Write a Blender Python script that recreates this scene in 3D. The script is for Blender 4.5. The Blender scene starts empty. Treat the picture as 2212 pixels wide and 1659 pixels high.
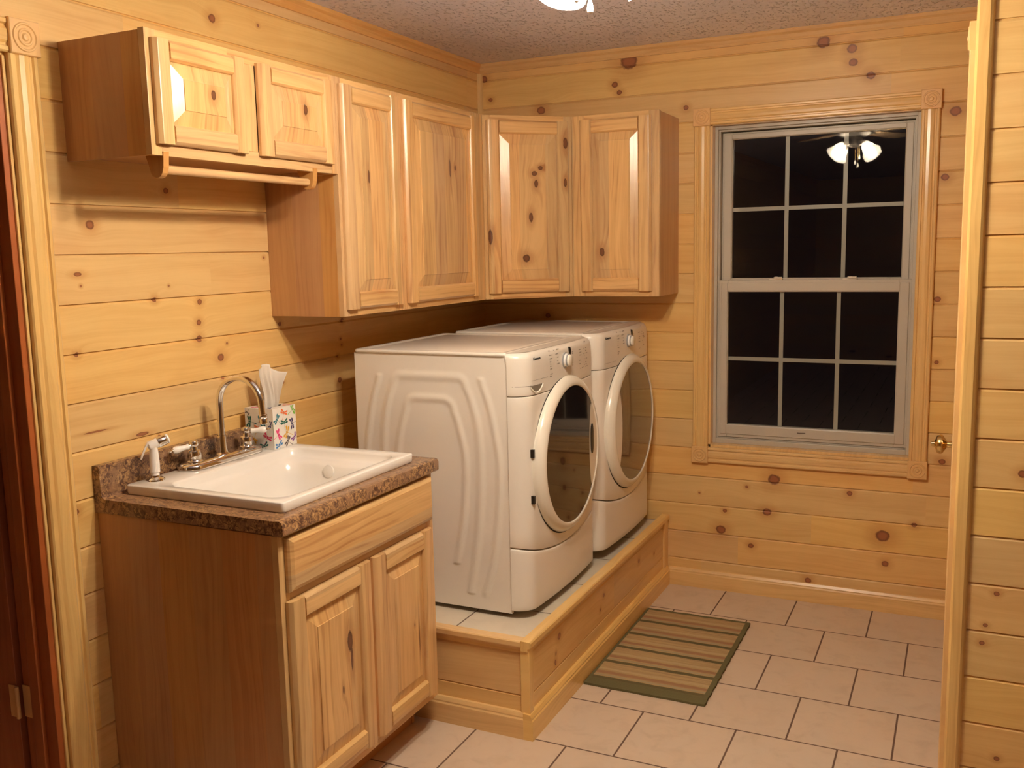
import bpy, bmesh, math, random
from mathutils import Vector, Matrix
sc = bpy.context.scene
C = sc.collection
# ------------------------------------------------------------------ camera
cam = bpy.data.cameras.new('camera'); camo = bpy.data.objects.new('camera', cam); C.objects.link(camo)
def set_cam():
    yaw, pit, rol = 0.44561, 0.13995, -0.02143
    fw = Vector((-math.sin(yaw)*math.cos(pit), math.cos(yaw)*math.cos(pit), -math.sin(pit)))
    r = fw.cross(Vector((0, 0, 1))).normalized(); u = r.cross(fw)
    r2 = r*math.cos(rol)+u*math.sin(rol); u2 = -r*math.sin(rol)+u*math.cos(rol)
    m = Matrix((r2, u2, -fw)).transposed().to_4x4(); m.translation = (2.136, -4.177, 1.563)
    camo.matrix_world = m
set_cam()
cam.sensor_width = 36; cam.lens = 2046.2/2212*36; cam.clip_start = 0.05; cam.clip_end = 60
sc.camera = camo
# ------------------------------------------------------------------ world, exposure
w = bpy.data.worlds.new('night'); sc.world = w; w.use_nodes = True
w.node_tree.nodes['Background'].inputs[0].default_value = (0.10, 0.10, 0.16, 1)
w.node_tree.nodes['Background'].inputs[1].default_value = 0.002
vs = sc.view_settings; vs.view_transform = 'Standard'; vs.look = 'None'; vs.gamma = 1; vs.use_curve_mapping = False
vs.exposure = 2.88
sc.cycles.use_denoising = True
sc.cycles.max_bounces = 10; sc.cycles.diffuse_bounces = 6; sc.cycles.transparent_max_bounces = 12
sc.cycles.sample_clamp_indirect = 6.0
sc.cycles.caustics_reflective = False; sc.cycles.caustics_refractive = False
BULB = 95.0          # radiance of each fan bulb
LIGHTCOL = (1.0, 0.86, 0.67)
# ------------------------------------------------------------------ node helper
class N:
    def __init__(s, name):
        s.m = bpy.data.materials.new(name); s.m.use_nodes = True; s.t = s.m.node_tree; s.t.nodes.clear()
        s.out = s.t.nodes.new('ShaderNodeOutputMaterial')
    def n(s, typ, ins=None, **kw):
        nd = s.t.nodes.new(typ)
        for k, v in kw.items(): setattr(nd, k, v)
        for k, v in (ins or {}).items():
            if isinstance(v, bpy.types.NodeSocket): s.t.links.new(v, nd.inputs[k])
            else: nd.inputs[k].default_value = v
        return nd
    def ma(s, op, a, b=0.0, c=0.0):
        return s.n('ShaderNodeMath', {0: a, 1: b, 2: c}, operation=op).outputs[0]
    def vm(s, op, a, b=(0, 0, 0)):
        nd = s.n('ShaderNodeVectorMath', {0: a, 1: b}, operation=op)
        return nd.outputs['Value'] if op in ('LENGTH', 'DISTANCE', 'DOT_PRODUCT') else nd.outputs[0]
    def xyz(s, a, b, c): return s.n('ShaderNodeCombineXYZ', {0: a, 1: b, 2: c}).outputs[0]
    def noise(s, vec, scale=1.0, detail=4.0, rough=.55, dist=0.0):
        return s.n('ShaderNodeTexNoise', {'Vector': vec, 'Scale': scale, 'Detail': detail, 'Roughness': rough, 'Distortion': dist}).outputs[0]
    def ramp(s, f, a, b, c0=0.0, c1=1.0):
        return s.n('ShaderNodeMapRange', {0: f, 1: a, 2: b, 3: c0, 4: c1}, interpolation_type='SMOOTHSTEP').outputs[0]
    def mix(s, f, a, b, bt='MIX'):
        nd = s.n('ShaderNodeMix', data_type='RGBA', blend_type=bt)
        for k, v in ((0, f), (6, a), (7, b)):
            if isinstance(v, bpy.types.NodeSocket): s.t.links.new(v, nd.inputs[k])
            else: nd.inputs[k].default_value = v if k == 0 else (*v, 1)
        return nd.outputs[2]
    def bsdf(s, **k):
        b = s.n('ShaderNodeBsdfPrincipled', {a.replace('_', ' '): v for a, v in k.items()})
        s.t.links.new(b.outputs[0], s.out.inputs[0]); return b
def rgb(c): return (*c, 1)
def plain(name, col, rough=.5, metal=0.0, coat=0.0, spec=.5):
    k = N(name); k.bsdf(Base_Color=rgb(col), Roughness=rough, Metallic=metal, Coat_Weight=coat, Specular_IOR_Level=spec); return k.m

def wood(name, base, dark, A=0, B=2, bh=None, off=0.0, knots=(), rough=.38, fine=1.0, vary=.075, seglen=2.0, figure=.5, rnd_knots=0.0, strips=None, coat=.25, kcol=(.16, .05, .02)):
    """A = axis along the grain, B = axis across it (0 x, 1 y, 2 z)"""
    k = N(name)
    pos = k.n('ShaderNodeNewGeometry').outputs['Position']
    sp = k.n('ShaderNodeSeparateXYZ', {0: pos}).outputs
    a, b, c = sp[A], sp[B], sp[3-A-B]
    h = bh or strips
    if h:
        bid = k.ma('FLOOR', k.ma('DIVIDE', k.ma('SUBTRACT', b, off), h))
        r0 = k.n('ShaderNodeTexWhiteNoise', {'W': bid}, noise_dimensions='1D').outputs[0]
        sid = k.ma('FLOOR', k.ma('DIVIDE', k.ma('ADD', a, k.ma('MULTIPLY', r0, 5.0)), seglen))
        rn = k.n('ShaderNodeTexWhiteNoise', {'Vector': k.xyz(bid, sid, 3.3)}, noise_dimensions='3D')
        r = rn.outputs[0]; rc = rn.outputs[1]
    else:
        ob = k.n('ShaderNodeObjectInfo').outputs['Random']; r = ob; r0 = ob
        rc = None
    # knot field: distance to nearest knot in knot radii
    md = None
    for kn in knots:
        ka, kb, kr = kn[0], kn[1], kn[2]; st = kn[3] if len(kn) > 3 else 1.0
        d = k.vm('SUBTRACT', k.xyz(a, b, 0.0), (ka, kb, 0))
        d = k.vm('MULTIPLY', d, (1/(kr*st*1.15), 1/kr, 0))
        l = k.vm('LENGTH', d)
        md = l if md is None else k.ma('MINIMUM', md, l)
    if rnd_knots > 0:
        v = k.n('ShaderNodeTexVoronoi', {'Vector': k.xyz(k.ma('MULTIPLY', a, 2.2), k.ma('MULTIPLY', b, 6.0), k.ma('MULTIPLY', r, 0.0)), 'Scale': 1.0})
        sz = k.ma('MULTIPLY', k.n('ShaderNodeSeparateXYZ', {0: v.outputs['Color']}).outputs[0], rnd_knots)
        l = k.ma('DIVIDE', v.outputs['Distance'], k.ma('MAXIMUM', k.ma('MULTIPLY', sz, .085), .004))
        md = l if md is None else k.ma('MINIMUM', md, l)
    roff = k.ma('MULTIPLY', r, 37.0)
    low = k.noise(k.xyz(k.ma('MULTIPLY', a, 1.6), k.ma('MULTIPLY', b, 7.0), roff), 1.0, 2.0)
    bw = k.ma('ADD', b, k.ma('MULTIPLY', k.ma('SUBTRACT', low, .5), .09))
    if md is not None:
        infl = k.ma('POWER', 2.718, k.ma('MULTIPLY', md, -.45))
        bw = k.ma('ADD', bw, k.ma('MULTIPLY', infl, .035))
    f1 = k.noise(k.xyz(k.ma('MULTIPLY', a, 1.3), k.ma('MULTIPLY', bw, 42.0*fine), roff), 1.0, 5.0, .6)
    f2 = k.noise(k.xyz(k.ma('MULTIPLY', a, 4.0), k.ma('MULTIPLY', bw, 260.0*fine), roff), 1.0, 2.0, .5)
    f3 = k.noise(k.xyz(k.ma('MULTIPLY', a, 2.6), k.ma('MULTIPLY', b, 9.0), k.ma('ADD', roff, 9.0)), 1.0, 3.0, .6)
    rings = k.ma('SINE', k.ma('MULTIPLY', bw, 330.0*fine))
    fac = k.ma('ADD', k.ma('MULTIPLY', k.ramp(f1, .35, .72), .55), k.ma('MULTIPLY', k.ramp(f2, .35, .8), .22))
    fac = k.ma('ADD', fac, k.ma('MULTIPLY', k.ma('MULTIPLY', k.ramp(rings, .2, 1.0), k.ramp(f3, .42, .62)), figure*.5))
    col = k.mix(k.ma('MULTIPLY', fac, .75), base, dark)
    col = k.mix(k.ma('MULTIPLY', k.ramp(f3, .5, .8), .35), col, (dark[0]*.95, dark[1]*.85, dark[2]*.8))
    # board to board
    hs = k.n('ShaderNodeHueSaturation', {'Color': col, 'Hue': k.ma('ADD', .5, k.ma('MULTIPLY', k.ma('SUBTRACT', r0 if h else r, .5), .008)),
              'Saturation': k.ma('ADD', 1.0, k.ma('MULTIPLY', k.ma('SUBTRACT', r, .5), .12)), 'Value': k.ma('ADD', 1.0, k.ma('MULTIPLY', k.ma('SUBTRACT', r, .5), vary*2))})
    col = hs.outputs[0]
    if md is not None:
        wob = k.ma('ADD', md, k.ma('MULTIPLY', k.ma('SUBTRACT', k.noise(k.xyz(a, b, 0.0), 60.0, 2.0), .5), .5))
        halo = k.ma('MULTIPLY', k.ramp(wob, 1.0, 3.6, 1.0, 0.0), .42)
        col = k.mix(halo, col, (dark[0]*.75, dark[1]*.55, dark[2]*.4))
        core = k.ramp(wob, .85, 1.15, 1.0, 0.0)
        inner = k.ramp(wob, .45, .95, 0.0, 1.0)
        kc = k.mix(inner, (kcol[0]*2.0, kcol[1]*2.1, kcol[2]*2.1), kcol)
        col = k.mix(k.ma('MULTIPLY', core, .93), col, kc)
    bump = k.n('ShaderNodeBump', {'Height': fac, 'Strength': .06, 'Distance': .002})
    k.bsdf(Base_Color=col, Roughness=rough, Normal=bump.outputs[0], Coat_Weight=coat, Coat_Roughness=.22, Specular_IOR_Level=.35)
    return k.m

BH = .1316; BOFF = -.0024
PINE = (.77, .515, .205); PINED = (.61, .34, .11)
KL = [(-2.324,1.656,.0122),(-1.945,1.363,.0084),(-1.948,1.312,.0103),(-1.936,1.426,.0084),(-2.401,1.312,.0064),(-1.859,1.245,.0116),(-1.827,1.287,.0039),(-2.377,1.525,.0056,2),(-2.37,1.493,.0032),(-2.058,1.481,.0031),(-2.117,1.443,.007),(-1.854,1.178,.0048),(-2.2,1.059,.0055,3.5),(-2.137,1.039,.0054),(-1.562,1.124,.0063),(-1.211,1.244,.0046),(-1.206,1.221,.0046),(-1.233,1.18,.0051),(-1.196,1.314,.008),(-1.561,1.328,.0073),(-1.228,1.089,.0103),(-1.625,1.557,.0041),(-1.803,2.294,.0129),(-2.043,1.759,.0082),(-2.447,.89,.0087),(-1.588,2.315,.0046),(-2.36,1.095,.0025,14)]
KB = [(.751,2.384,.0329),(.684,2.29,.0125),(.705,2.254,.0104),(.322,2.206,.0173),(1.01,2.163,.0101),(.06,2.276,.0088),(.026,2.374,.0155),(1.579,2.376,.0226),(1.691,2.339,.0168),(1.696,2.285,.0149),(1.764,2.228,.0149),(2.079,2.064,.018),(2.051,1.813,.0128),(2.042,1.332,.0112),(2.048,1.078,.0075),(2.084,.669,.0114),(1.413,.537,.0225),(1.73,.503,.0099),(1.385,.387,.0165),(1.18,.283,.019),(1.868,.331,.0236),(1.881,.21,.0118),(1.316,.223,.0104),(1.294,.493,.0062),(1.08,.446,.0042),(1.567,.094,.0123),(1.198,.374,.0084),(1.989,.392,.0097),(.34,1.252,.0111)]
KP = [(2.248,.632,.0062),(2.225,.541,.005),(2.219,.49,.0062),(2.294,.962,.0096),(2.268,.168,.0063)]
M = {}
M['wall_l'] = wood('pine_boards_left', PINE, PINED, 1, 2, BH, BOFF, KL, figure=.35)
M['wall_b'] = wood('pine_boards_back', PINE, PINED, 0, 2, BH, BOFF, KB, figure=.35)
M['wall_p'] = wood('pine_boards_partition', PINE, PINED, 0, 2, BH, BOFF, KP, figure=.3)
M['wall_x'] = wood('pine_boards_hall_x', PINE, PINED, 0, 2, BH, BOFF, (), rnd_knots=1.0)
M['wall_y'] = wood('pine_boards_hall_y', PINE, PINED, 1, 2, BH, BOFF, (), rnd_knots=1.0)
TR = (.80, .54, .22); TRD = (.57, .32, .11)
M['trim_x'] = wood('pine_trim_x', TR, TRD, 0, 2, vary=.05, fine=1.3, rough=.28, coat=.5)
M['trim_xy'] = wood('pine_trim_x_flat', TR, TRD, 0, 1, vary=.05, fine=1.3, rough=.28, coat=.5)
M['trim_y'] = wood('pine_trim_y', TR, TRD, 1, 2, vary=.05, fine=1.3, rough=.28, coat=.5)
M['trim_yx'] = wood('pine_trim_y_flat', TR, TRD, 1, 0, vary=.05, fine=1.3, rough=.28, coat=.5)
M['trim_zx'] = wood('pine_trim_z_x', TR, TRD, 2, 0, vary=.05, fine=1.3, rough=.28, coat=.5)
M['trim_zy'] = wood('pine_trim_z_y', TR, TRD, 2, 1, vary=.05, fine=1.3, rough=.28, coat=.5)
M['trim_red'] = wood('pine_cornice', (.72, .42, .18), (.55, .27, .09), 1, 2, vary=.05)
M['jamb_dark'] = wood('shade_toned_door_wood', (.38, .11, .045), (.25, .065, .025), 2, 0, vary=.1, figure=.3)  # pine coloured dark red to stand for the unlit jamb
M['block'] = plain('rosette_pine', (.74, .46, .19), .35, coat=.3)
HK = (.71, .465, .215); HKD = (.40, .195, .07); HKN = (.075, .025, .012)
def hick(name, B, knots=(), A=2, **k):
    kw = dict(strips=.085, seglen=9.0, vary=.13, fine=.9, figure=1.1, rough=.3, coat=.45, kcol=HKN); kw.update(k)
    return wood(name, HK, HKD, A, B, knots=knots, **kw)
M['hk_zy'] = hick('hickory_upright_y', 1, rnd_knots=0)
M['hk_zx'] = hick('hickory_upright_x', 0)
M['hk_y'] = hick('hickory_level_y', 2, A=1)
M['hk_x'] = hick('hickory_level_x', 2, A=0)
M['hk_side_shade'] = wood('hickory_shade_toned', (.54, .285, .11), (.36, .15, .05), 2, 0, strips=.11, seglen=9, vary=.055, figure=.6, rough=.35)  # same hickory, darkened and reddened to paint in the sides' shade
M['door_s1'] = hick('knotty_hickory_small_left', 1, [(1.987, -2.171, .0086, 1.3)])
M['door_s2'] = hick('knotty_hickory_small_right', 1, [(1.996, -1.779, .0098, 1.4)])
M['door_b'] = hick('knotty_hickory_tall_narrow', 1, [(1.818, -1.453, .0047, 4)])
M['door_c'] = hick('knotty_hickory_tall_wide', 1, [(1.881, -.891, .0058, 5), (1.887, -.85, .0065, 1.4)])
M['door_d'] = hick('knotty_hickory_corner', 0, [(1.884, .4735, .0085), (1.907, .4934, .0075), (1.8417, .4789, .006, 2.5), (1.7005, .4604, .0065, 2.6), (1.529, .4429, .0115, 1.2), (1.6215, .327, .009, 3), (2.01, .5766, .007, 3), (1.846, .5749, .005, 3)])
M['door_e'] = hick('knotty_hickory_right', 0, [(1.548, .732, .0115, 1.3)])
M['door_k1'] = hick('knotty_hickory_sink_left', 1, [(.503, -2.124, .0115, 2.2), (.45, -2.118, .005, 6), (.378, -2.164, .0035, 3)])
M['door_k2'] = hick('knotty_hickory_sink_right', 1, [(.421, -1.785, .0025, 2), (.37, -1.76, .002, 20)])

# ------------------------------------------------------------------ mesh helper
class MB:
    def __init__(s): s.v = []; s.f = []; s.m = []
    def add(s, vs, fs, mi=0):
        o = len(s.v); s.v += [tuple(v) for v in vs]; s.f += [tuple(i+o for i in f) for f in fs]; s.m += [mi]*len(fs); return s
    def box(s, x0, x1, y0, y1, z0, z1, mi=0):
        vs = [(x, y, z) for z in (z0, z1) for y in (y0, y1) for x in (x0, x1)]
        return s.add(vs, [(0, 2, 3, 1), (4, 5, 7, 6), (0, 1, 5, 4), (2, 6, 7, 3), (0, 4, 6, 2), (1, 3, 7, 5)], mi)
    def prism(s, poly, axis, a0, a1, mi=0):
        """poly = 2D points in the two other axes (in x,y,z order); closed, extruded along axis"""
        n = len(poly); vs = []
        for a in (a0, a1):
            for p in poly:
                q = list(p); q.insert(axis, a); vs.append(q)
        fs = [tuple(range(n))[::-1], tuple(range(n, 2*n))] + [(i, (i+1) % n, n+(i+1) % n, n+i) for i in range(n)]
        return s.add(vs, fs, mi)
    def loops(s, rings, close=True, cap0=False, cap1=False, mi=0):
        n = len(rings[0]); vs = [p for r in rings for p in r]; fs = []
        for j in range(len(rings)-1):
            for i in range(n if close else n-1):
                k = (i+1) % n; fs.append((j*n+i, j*n+k, (j+1)*n+k, (j+1)*n+i))
        if cap0: fs.append(tuple(range(n))[::-1])
        if cap1: fs.append(tuple((len(rings)-1)*n+i for i in range(n)))
        return s.add(vs, fs, mi)
    def lathe(s, c, axis, prof, seg=40, mi=0, cap0=True, cap1=True):
        """prof = [(radius, distance along axis)]; axis = unit vector"""
        ax = Vector(axis).normalized(); t = Vector((0, 0, 1)) if abs(ax.z) < .9 else Vector((1, 0, 0))
        u = ax.cross(t).normalized(); v = ax.cross(u); c = Vector(c)
        rings = [[c+ax*d+(u*math.cos(2*math.pi*i/seg)+v*math.sin(2*math.pi*i/seg))*max(r, 1e-5) for i in range(seg)] for r, d in prof]
        return s.loops(rings, True, cap0, cap1, mi)
    def tube(s, pts, rad, seg=16, mi=0):
        pts = [Vector(p) for p in pts]; rings = []; pu = None
        for i, p in enumerate(pts):
            d = (pts[min(i+1, len(pts)-1)]-pts[max(i-1, 0)]).normalized()
            if pu is None:
                t = Vector((0, 0, 1)) if abs(d.z) < .9 else Vector((1, 0, 0)); pu = d.cross(t).normalized()
            u = (pu-d*pu.dot(d)).normalized(); pu = u; v = d.cross(u)
            r = rad[i] if isinstance(rad, (list, tuple)) else rad
            rings.append([p+(u*math.cos(2*math.pi*k/seg)+v*math.sin(2*math.pi*k/seg))*r for k in range(seg)])
        return s.loops(rings, True, True, True, mi)
    def build(s, name, mats, parent=None, bevel=0, smooth=False, segs=2, sharp=40, kind=None, label=None):
        me = bpy.data.meshes.new(name)
        o = bpy.data.objects.new(name, me); C.objects.link(o)
        org = Vector((0, 0, 0))
        if parent is not None:
            p = parent
            while p is not None: org = org + p.location; p = p.parent
            o.parent = parent
        me.from_pydata([tuple(Vector(v)-org) for v in s.v], [], s.f)
        if not isinstance(mats, (list, tuple)): mats = [mats]
        for m in mats: me.materials.append(m)
        for p, mi in zip(me.polygons, s.m): p.material_index = mi
        bm = bmesh.new(); bm.from_mesh(me); bmesh.ops.recalc_face_normals(bm, faces=bm.faces); bm.to_mesh(me); bm.free()
        if smooth:
            for p in me.polygons: p.use_smooth = True
            me.set_sharp_from_angle(angle=math.radians(sharp))
        if bevel:
            b = o.modifiers.new('bevel', 'BEVEL'); b.width = bevel; b.segments = segs; b.limit_method = 'ANGLE'; b.angle_limit = math.radians(50); b.harden_normals = False
        if kind: o['kind'] = kind
        if label: o['label'] = label
        return o
def thing(name, loc, label=None, cat=None, group=None, kind=None):
    o = bpy.data.objects.new(name, None); o.empty_display_size = .05; C.objects.link(o); o.location = loc
    if label: o['label'] = label
    if cat: o['category'] = cat
    if group: o['group'] = group
    if kind: o['kind'] = kind
    return o
def tag(o, label, cat, group=None):
    o['label'] = label; o['category'] = cat
    if group: o['group'] = group
    return o
def structure(mb, name, mats, **k): return mb.build(name, mats, kind='structure', **k)

# ------------------------------------------------------------------ room shell
H = 2.4417
def plank_profile(z0, z1, d=.0055):
    """(depth, z) outline of tongue and groove boards between z0 and z1; depth 0 = face"""
    pts = []; k = math.floor((z0-BOFF)/BH)
    pts.append((0.0, z0))
    while True:
        s = BOFF+(k+1)*BH
        if s-.009 >= z1: break
        if s-.009 > z0:
            pts += [(0.0, s-.008), (d*.9, s-.0022), (d, s-.0022), (d, s+.0004), (0.0, s+.0012)] if s+.0012 < z1 else [(0.0, s-.008)]
        k += 1
    pts.append((0.0, z1)); return pts
def plank_wall(mb, plane, face, sign, rects, thick=.09):
    """plane 'x' or 'y': wall face at x=face or y=face, room on the +sign side; rects (a0,a1,z0,z1)"""
    for a0, a1, z0, z1 in rects:
        prof = [(face-sign*dp, z) for dp, z in plank_profile(z0, z1)] + [(face-sign*thick, z1), (face-sign*thick, z0)]
        mb.prism(prof, 1 if plane == 'x' else 0, a0, a1)
XR = 2.140; YP = -1.45; YF = -8.5; XE = 6.2
# door opening in left wall y -3.33..-2.545 ; window opening x 1.128..1.957 z .672.._2.08
wl = MB(); plank_wall(wl, 'x', 0, 1, [(-2.545, 0, 0, H), (-3.33, -2.545, 2.06, H), (YF, -3.33, 0, H)], .115)
structure(wl, 'wall_left', M['wall_l'])
wb = MB(); plank_wall(wb, 'y', 0, -1, [(-.115, 1.114, 0, H), (1.114, 1.971, 0, .662), (1.114, 1.971, 2.092, H), (1.971, XR, 0, H)], .14)
structure(wb, 'wall_back', M['wall_b'])
wr = MB(); plank_wall(wr, 'x', XR, -1, [(-.50, .14, 0, H), (-1.30, -.50, 2.04, H), (YP+.012, -1.30, 0, H)], .10)
structure(wr, 'wall_right', M['wall_y'])
wp = MB(); plank_wall(wp, 'y', YP, -1, [(XR+.012, XE+.1, 0, H)], .012+.1)
structure(wp, 'wall_partition', M['wall_p'])
we = MB(); plank_wall(we, 'x', XE, -1, [(YF, YP, 0, H)], .1); structure(we, 'wall_east', M['wall_y'])
wf = MB(); plank_wall(wf, 'y', YF, 1, [(-.115, XE+.1, 0, H)], .1); structure(wf, 'wall_front', M['wall_x'])
# ceiling
k = N('textured_ceiling'); pos = k.n('ShaderNodeNewGeometry').outputs['Position']
nz = k.noise(k.vm('MULTIPLY', pos, (1.0, .45, 1.0)), 90.0, 3.0, .6); sp_ = k.ramp(nz, .58, .66)
bmp = k.n('ShaderNodeBump', {'Height': sp_, 'Strength': 1.0, 'Distance': .010})
bmp2 = k.n('ShaderNodeBump', {'Height': k.noise(pos, 45.0, 3.0), 'Strength': .35, 'Distance': .006, 'Normal': bmp.outputs[0]})
k.bsdf(Base_Color=k.mix(sp_, (.76, .78, .97), (.86, .87, 1.0)), Roughness=.42, Normal=bmp2.outputs[0], Specular_IOR_Level=.5)
structure(MB().box(-.115, XE+.1, YF-.1, .14, H, H+.08), 'ceiling', k.m)
# floor tiles
def tile_mat(name, ox, oy, pxs, pys, half, base, dark, grout, gw=.0028, sc_=14.0):
    k = N(name); pos = k.n('ShaderNodeNewGeometry').outputs['Position']; sp = k.n('ShaderNodeSeparateXYZ', {0: pos}).outputs
    ry = k.ma('DIVIDE', k.ma('SUBTRACT', oy, sp[1]), pys); rid = k.ma('FLOOR', ry)
    hx = k.ma('MULTIPLY', k.ma('FLOORED_MODULO', rid, 2.0), half)
    rx = k.ma('SUBTRACT', k.ma('DIVIDE', k.ma('SUBTRACT', sp[0], ox), pxs), hx); cid = k.ma('FLOOR', rx)
    fx = k.ma('FRACT', rx); fy = k.ma('FRACT', ry)
    ex = k.ma('MULTIPLY', k.ma('MINIMUM', fx, k.ma('SUBTRACT', 1.0, fx)), pxs); ey = k.ma('MULTIPLY', k.ma('MINIMUM', fy, k.ma('SUBTRACT', 1.0, fy)), pys)
    e = k.ma('MINIMUM', ex, ey); g = k.ramp(e, gw*.75, gw*1.35, 1.0, 0.0)
    rn = k.n('ShaderNodeTexWhiteNoise', {'Vector': k.xyz(rid, cid, 1.0)}, noise_dimensions='3D').outputs[0]
    n1 = k.noise(k.vm('ADD', pos, k.xyz(0.0, 0.0, k.ma('MULTIPLY', rn, 20.0))), sc_, 6.0, .6, .6)
    n2 = k.noise(k.vm('ADD', pos, k.xyz(0.0, 0.0, k.ma('MULTIPLY', rn, 50.0))), sc_*.35, 3.0)
    col = k.mix(k.ma('MULTIPLY', k.ramp(n1, .45, .75), .55), base, dark)
    col = k.mix(k.ma('MULTIPLY', k.ramp(n2, .4, .7), .35), col, (base[0]*1.06, base[1]*.97, base[2]*.9))
    col = k.mix(k.ma('MULTIPLY', rn, .12), col, dark)
    col = k.mix(g, col, grout)
    hgt = k.ma('SUBTRACT', k.ma('MULTIPLY', n1, .06), g)
    b = k.n('ShaderNodeBump', {'Height': hgt, 'Strength': .5, 'Distance': .0015})
    k.bsdf(Base_Color=col, Roughness=k.ma('ADD', .36, k.ma('MULTIPLY', g, .5)), Normal=b.outputs[0]); return k.m
M['tile'] = tile_mat('beige_floor_tile', 1.2105, -.0073, .3138, .3122, .5, (.60, .485, .37), (.45, .345, .25), (.13, .075, .05))
M['tile2'] = tile_mat('grey_platform_tile', .6205, -.0125, .3138, .3122, 0, (.64, .58, .47), (.52, .47, .38), (.16, .11, .08))
structure(MB().box(0, XE+.1, YF-.1, .14, -.06, 0), 'floor', M['tile'])
structure(MB().box(-2.2, 0, -4.2, -1.2, -.06, 0), 'floor_side_room', wood('side_room_boards', (.62, .33, .14), (.45, .2, .08), 1, 0, bh=.08, rough=.3))
sr = MB(); sr.box(-2.3, -2.2, -4.2, -1.2, 0, H); sr.box(-2.2, -.115, -4.3, -4.2, 0, H); sr.box(-2.2, -.115, -1.2, -1.1, 0, H); structure(sr, 'wall_side_room', M['wall_y'])
structure(MB().box(-2.3, -.115, -4.3, -1.1, H, H+.08), 'ceiling_side_room', plain('side_ceiling', (.5, .46, .5), .8))
# crown strips, corner bead, baseboard
crown = [(0, H), (0, H-.043), (.008, H-.043), (.012, H-.034), (.012, H-.02), (.02, H-.012), (.024, H)]
structure(MB().prism([(x, z) for x, z in crown], 1, YF, 0), 'trim_1', M['trim_red'])
structure(MB().prism([(-x, z) for x, z in crown], 0, .0, XR), 'trim_2', wood('pine_cornice_back', (.74, .48, .21), (.58, .32, .11), 0, 2, vary=.05))
structure(MB().prism([(0, 0), (.02, 0), (.018, -.009), (.009, -.018), (0, -.02)], 2, 2.124, H-.043), 'trim_3', M['trim_zx'])
base = [(0, 0), (-.016, 0), (-.016, .062), (-.013, .068), (-.013, .072), (-.006, .082), (0, .084)]
structure(MB().prism(base, 0, .94, XR), 'baseboard_back', M['trim_x'])
structure(MB().prism([(y+YP, z) for y, z in base], 0, XR+.06, XE), 'baseboard_partition', M['trim_x'])
structure(MB().prism([(XR+y, z) for y, z in base], 1, -.41, -.016), 'baseboard_right', M['trim_y'])
structure(MB().prism([(-y, z) for y, z in base], 1, -2.455, -2.38), 'baseboard_left', M['trim_y'])
# outside corner bead of the partition
t = MB(); t.prism([(XR-.002, YP+.03), (XR-.002, YP-.010), (XR+.004, YP-.016), (XR+.028, YP-.016), (XR+.034, YP-.012), (XR+.040, YP), (XR+.012, YP+.012), (XR+.012, YP+.03)], 2, 0, H)
structure(t, 'trim_4', M['trim_zx'], bevel=.002)

# ------------------------------------------------------------------ rosette / casing pieces
def rosette(parent, c, u, n, half, thick, mat):
    """square corner block centred at c in plane spanned by u and z, facing n"""
    u = Vector(u); n = Vector(n); z = Vector((0, 0, 1)); c = Vector(c); mb = MB()
    def sq(h, d): return [c+u*(a*h)+z*(b*h)+n*d for a, b in ((-1, -1), (1, -1), (1, 1), (-1, 1))]
    mb.loops([sq(half, 0), sq(half, thick-.002), sq(half-.002, thick)], True, True, True)
    prof = [(.85, 0), (.80, .0030), (.72, .0030), (.66, .0004), (.52, .0004), (.47, .0030), (.40, .0030), (.34, .0004), (.24, .0004), (.16, .004), (.0, .005)]
    mb.lathe(c+n*(thick-.0002), n, [(r*half, d) for r, d in prof], 48, cap0=False)
    return mb.build('rosette', mat, parent, smooth=True, sharp=30)
def casing_profile(wd, th=.018):
    """(across, out) fluted casing"""
    return [(0, 0), (0, th*.8), (.004, th), (wd*.16, th), (wd*.20, th*.72), (wd*.26, th*.72), (wd*.34, th*.95), (wd*.5, th*1.02), (wd*.66, th*.95), (wd*.74, th*.72), (wd*.80, th*.72), (wd*.84, th), (wd-.004, th), (wd, th*.8), (wd, 0)]
# ------------------------------------------------------------------ window
win = thing('window_1', (1.54, 0, .593), kind='structure')
wx0, wx1, wz0, wz1 = 1.047, 2.030, .593, 2.152; BS = .0375
for cx_, cz_ in ((wx0+BS, wz0+BS), (wx1-BS, wz0+BS), (wx0+BS, wz1-BS), (wx1-BS, wz1-BS)):
    rosette(win, (cx_, 0, cz_), (1, 0, 0), (0, -1, 0), BS, .025, M['block'])
cp = casing_profile(.068)
for xo in (wx0+.004, wx1-.072):
    MB().prism([(xo+a, -b) for a, b in cp], 2, wz0+2*BS, wz1-2*BS).build('casing', M['trim_zx'], win)
for zo in (wz0+.003, wz1-.071):
    MB().prism([(-b, zo+a) for a, b in cp], 0, wx0+2*BS, wx1-2*BS).build('casing', M['trim_x'], win)
ox0, ox1, oz0, oz1 = 1.128, 1.957, .676, 2.078
jm = MB(); jm.box(ox0-.012, ox0, .001, .14, oz0, oz1); jm.box(ox1, ox1+.012, .001, .14, oz0, oz1); jm.box(ox0, ox1, .001, .14, oz0-.012, oz0); jm.box(ox0, ox1, .001, .14, oz1, oz1+.012)
jm.build('jamb', M['trim_zx'], win)
M['vinyl'] = plain('grey_tan_vinyl', (.50, .455, .38), .35)
def rectframe(mb, x0, x1, z0, z1, wl_, wr_, wb_, wt_, y0, y1):
    mb.box(x0, x0+wl_, y0, y1, z0, z1); mb.box(x1-wr_, x1, y0, y1, z0, z1)
    mb.box(x0+wl_, x1-wr_, y0, y1, z0, z0+wb_); mb.box(x0+wl_, x1-wr_, y0, y1, z1-wt_, z1)
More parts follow.
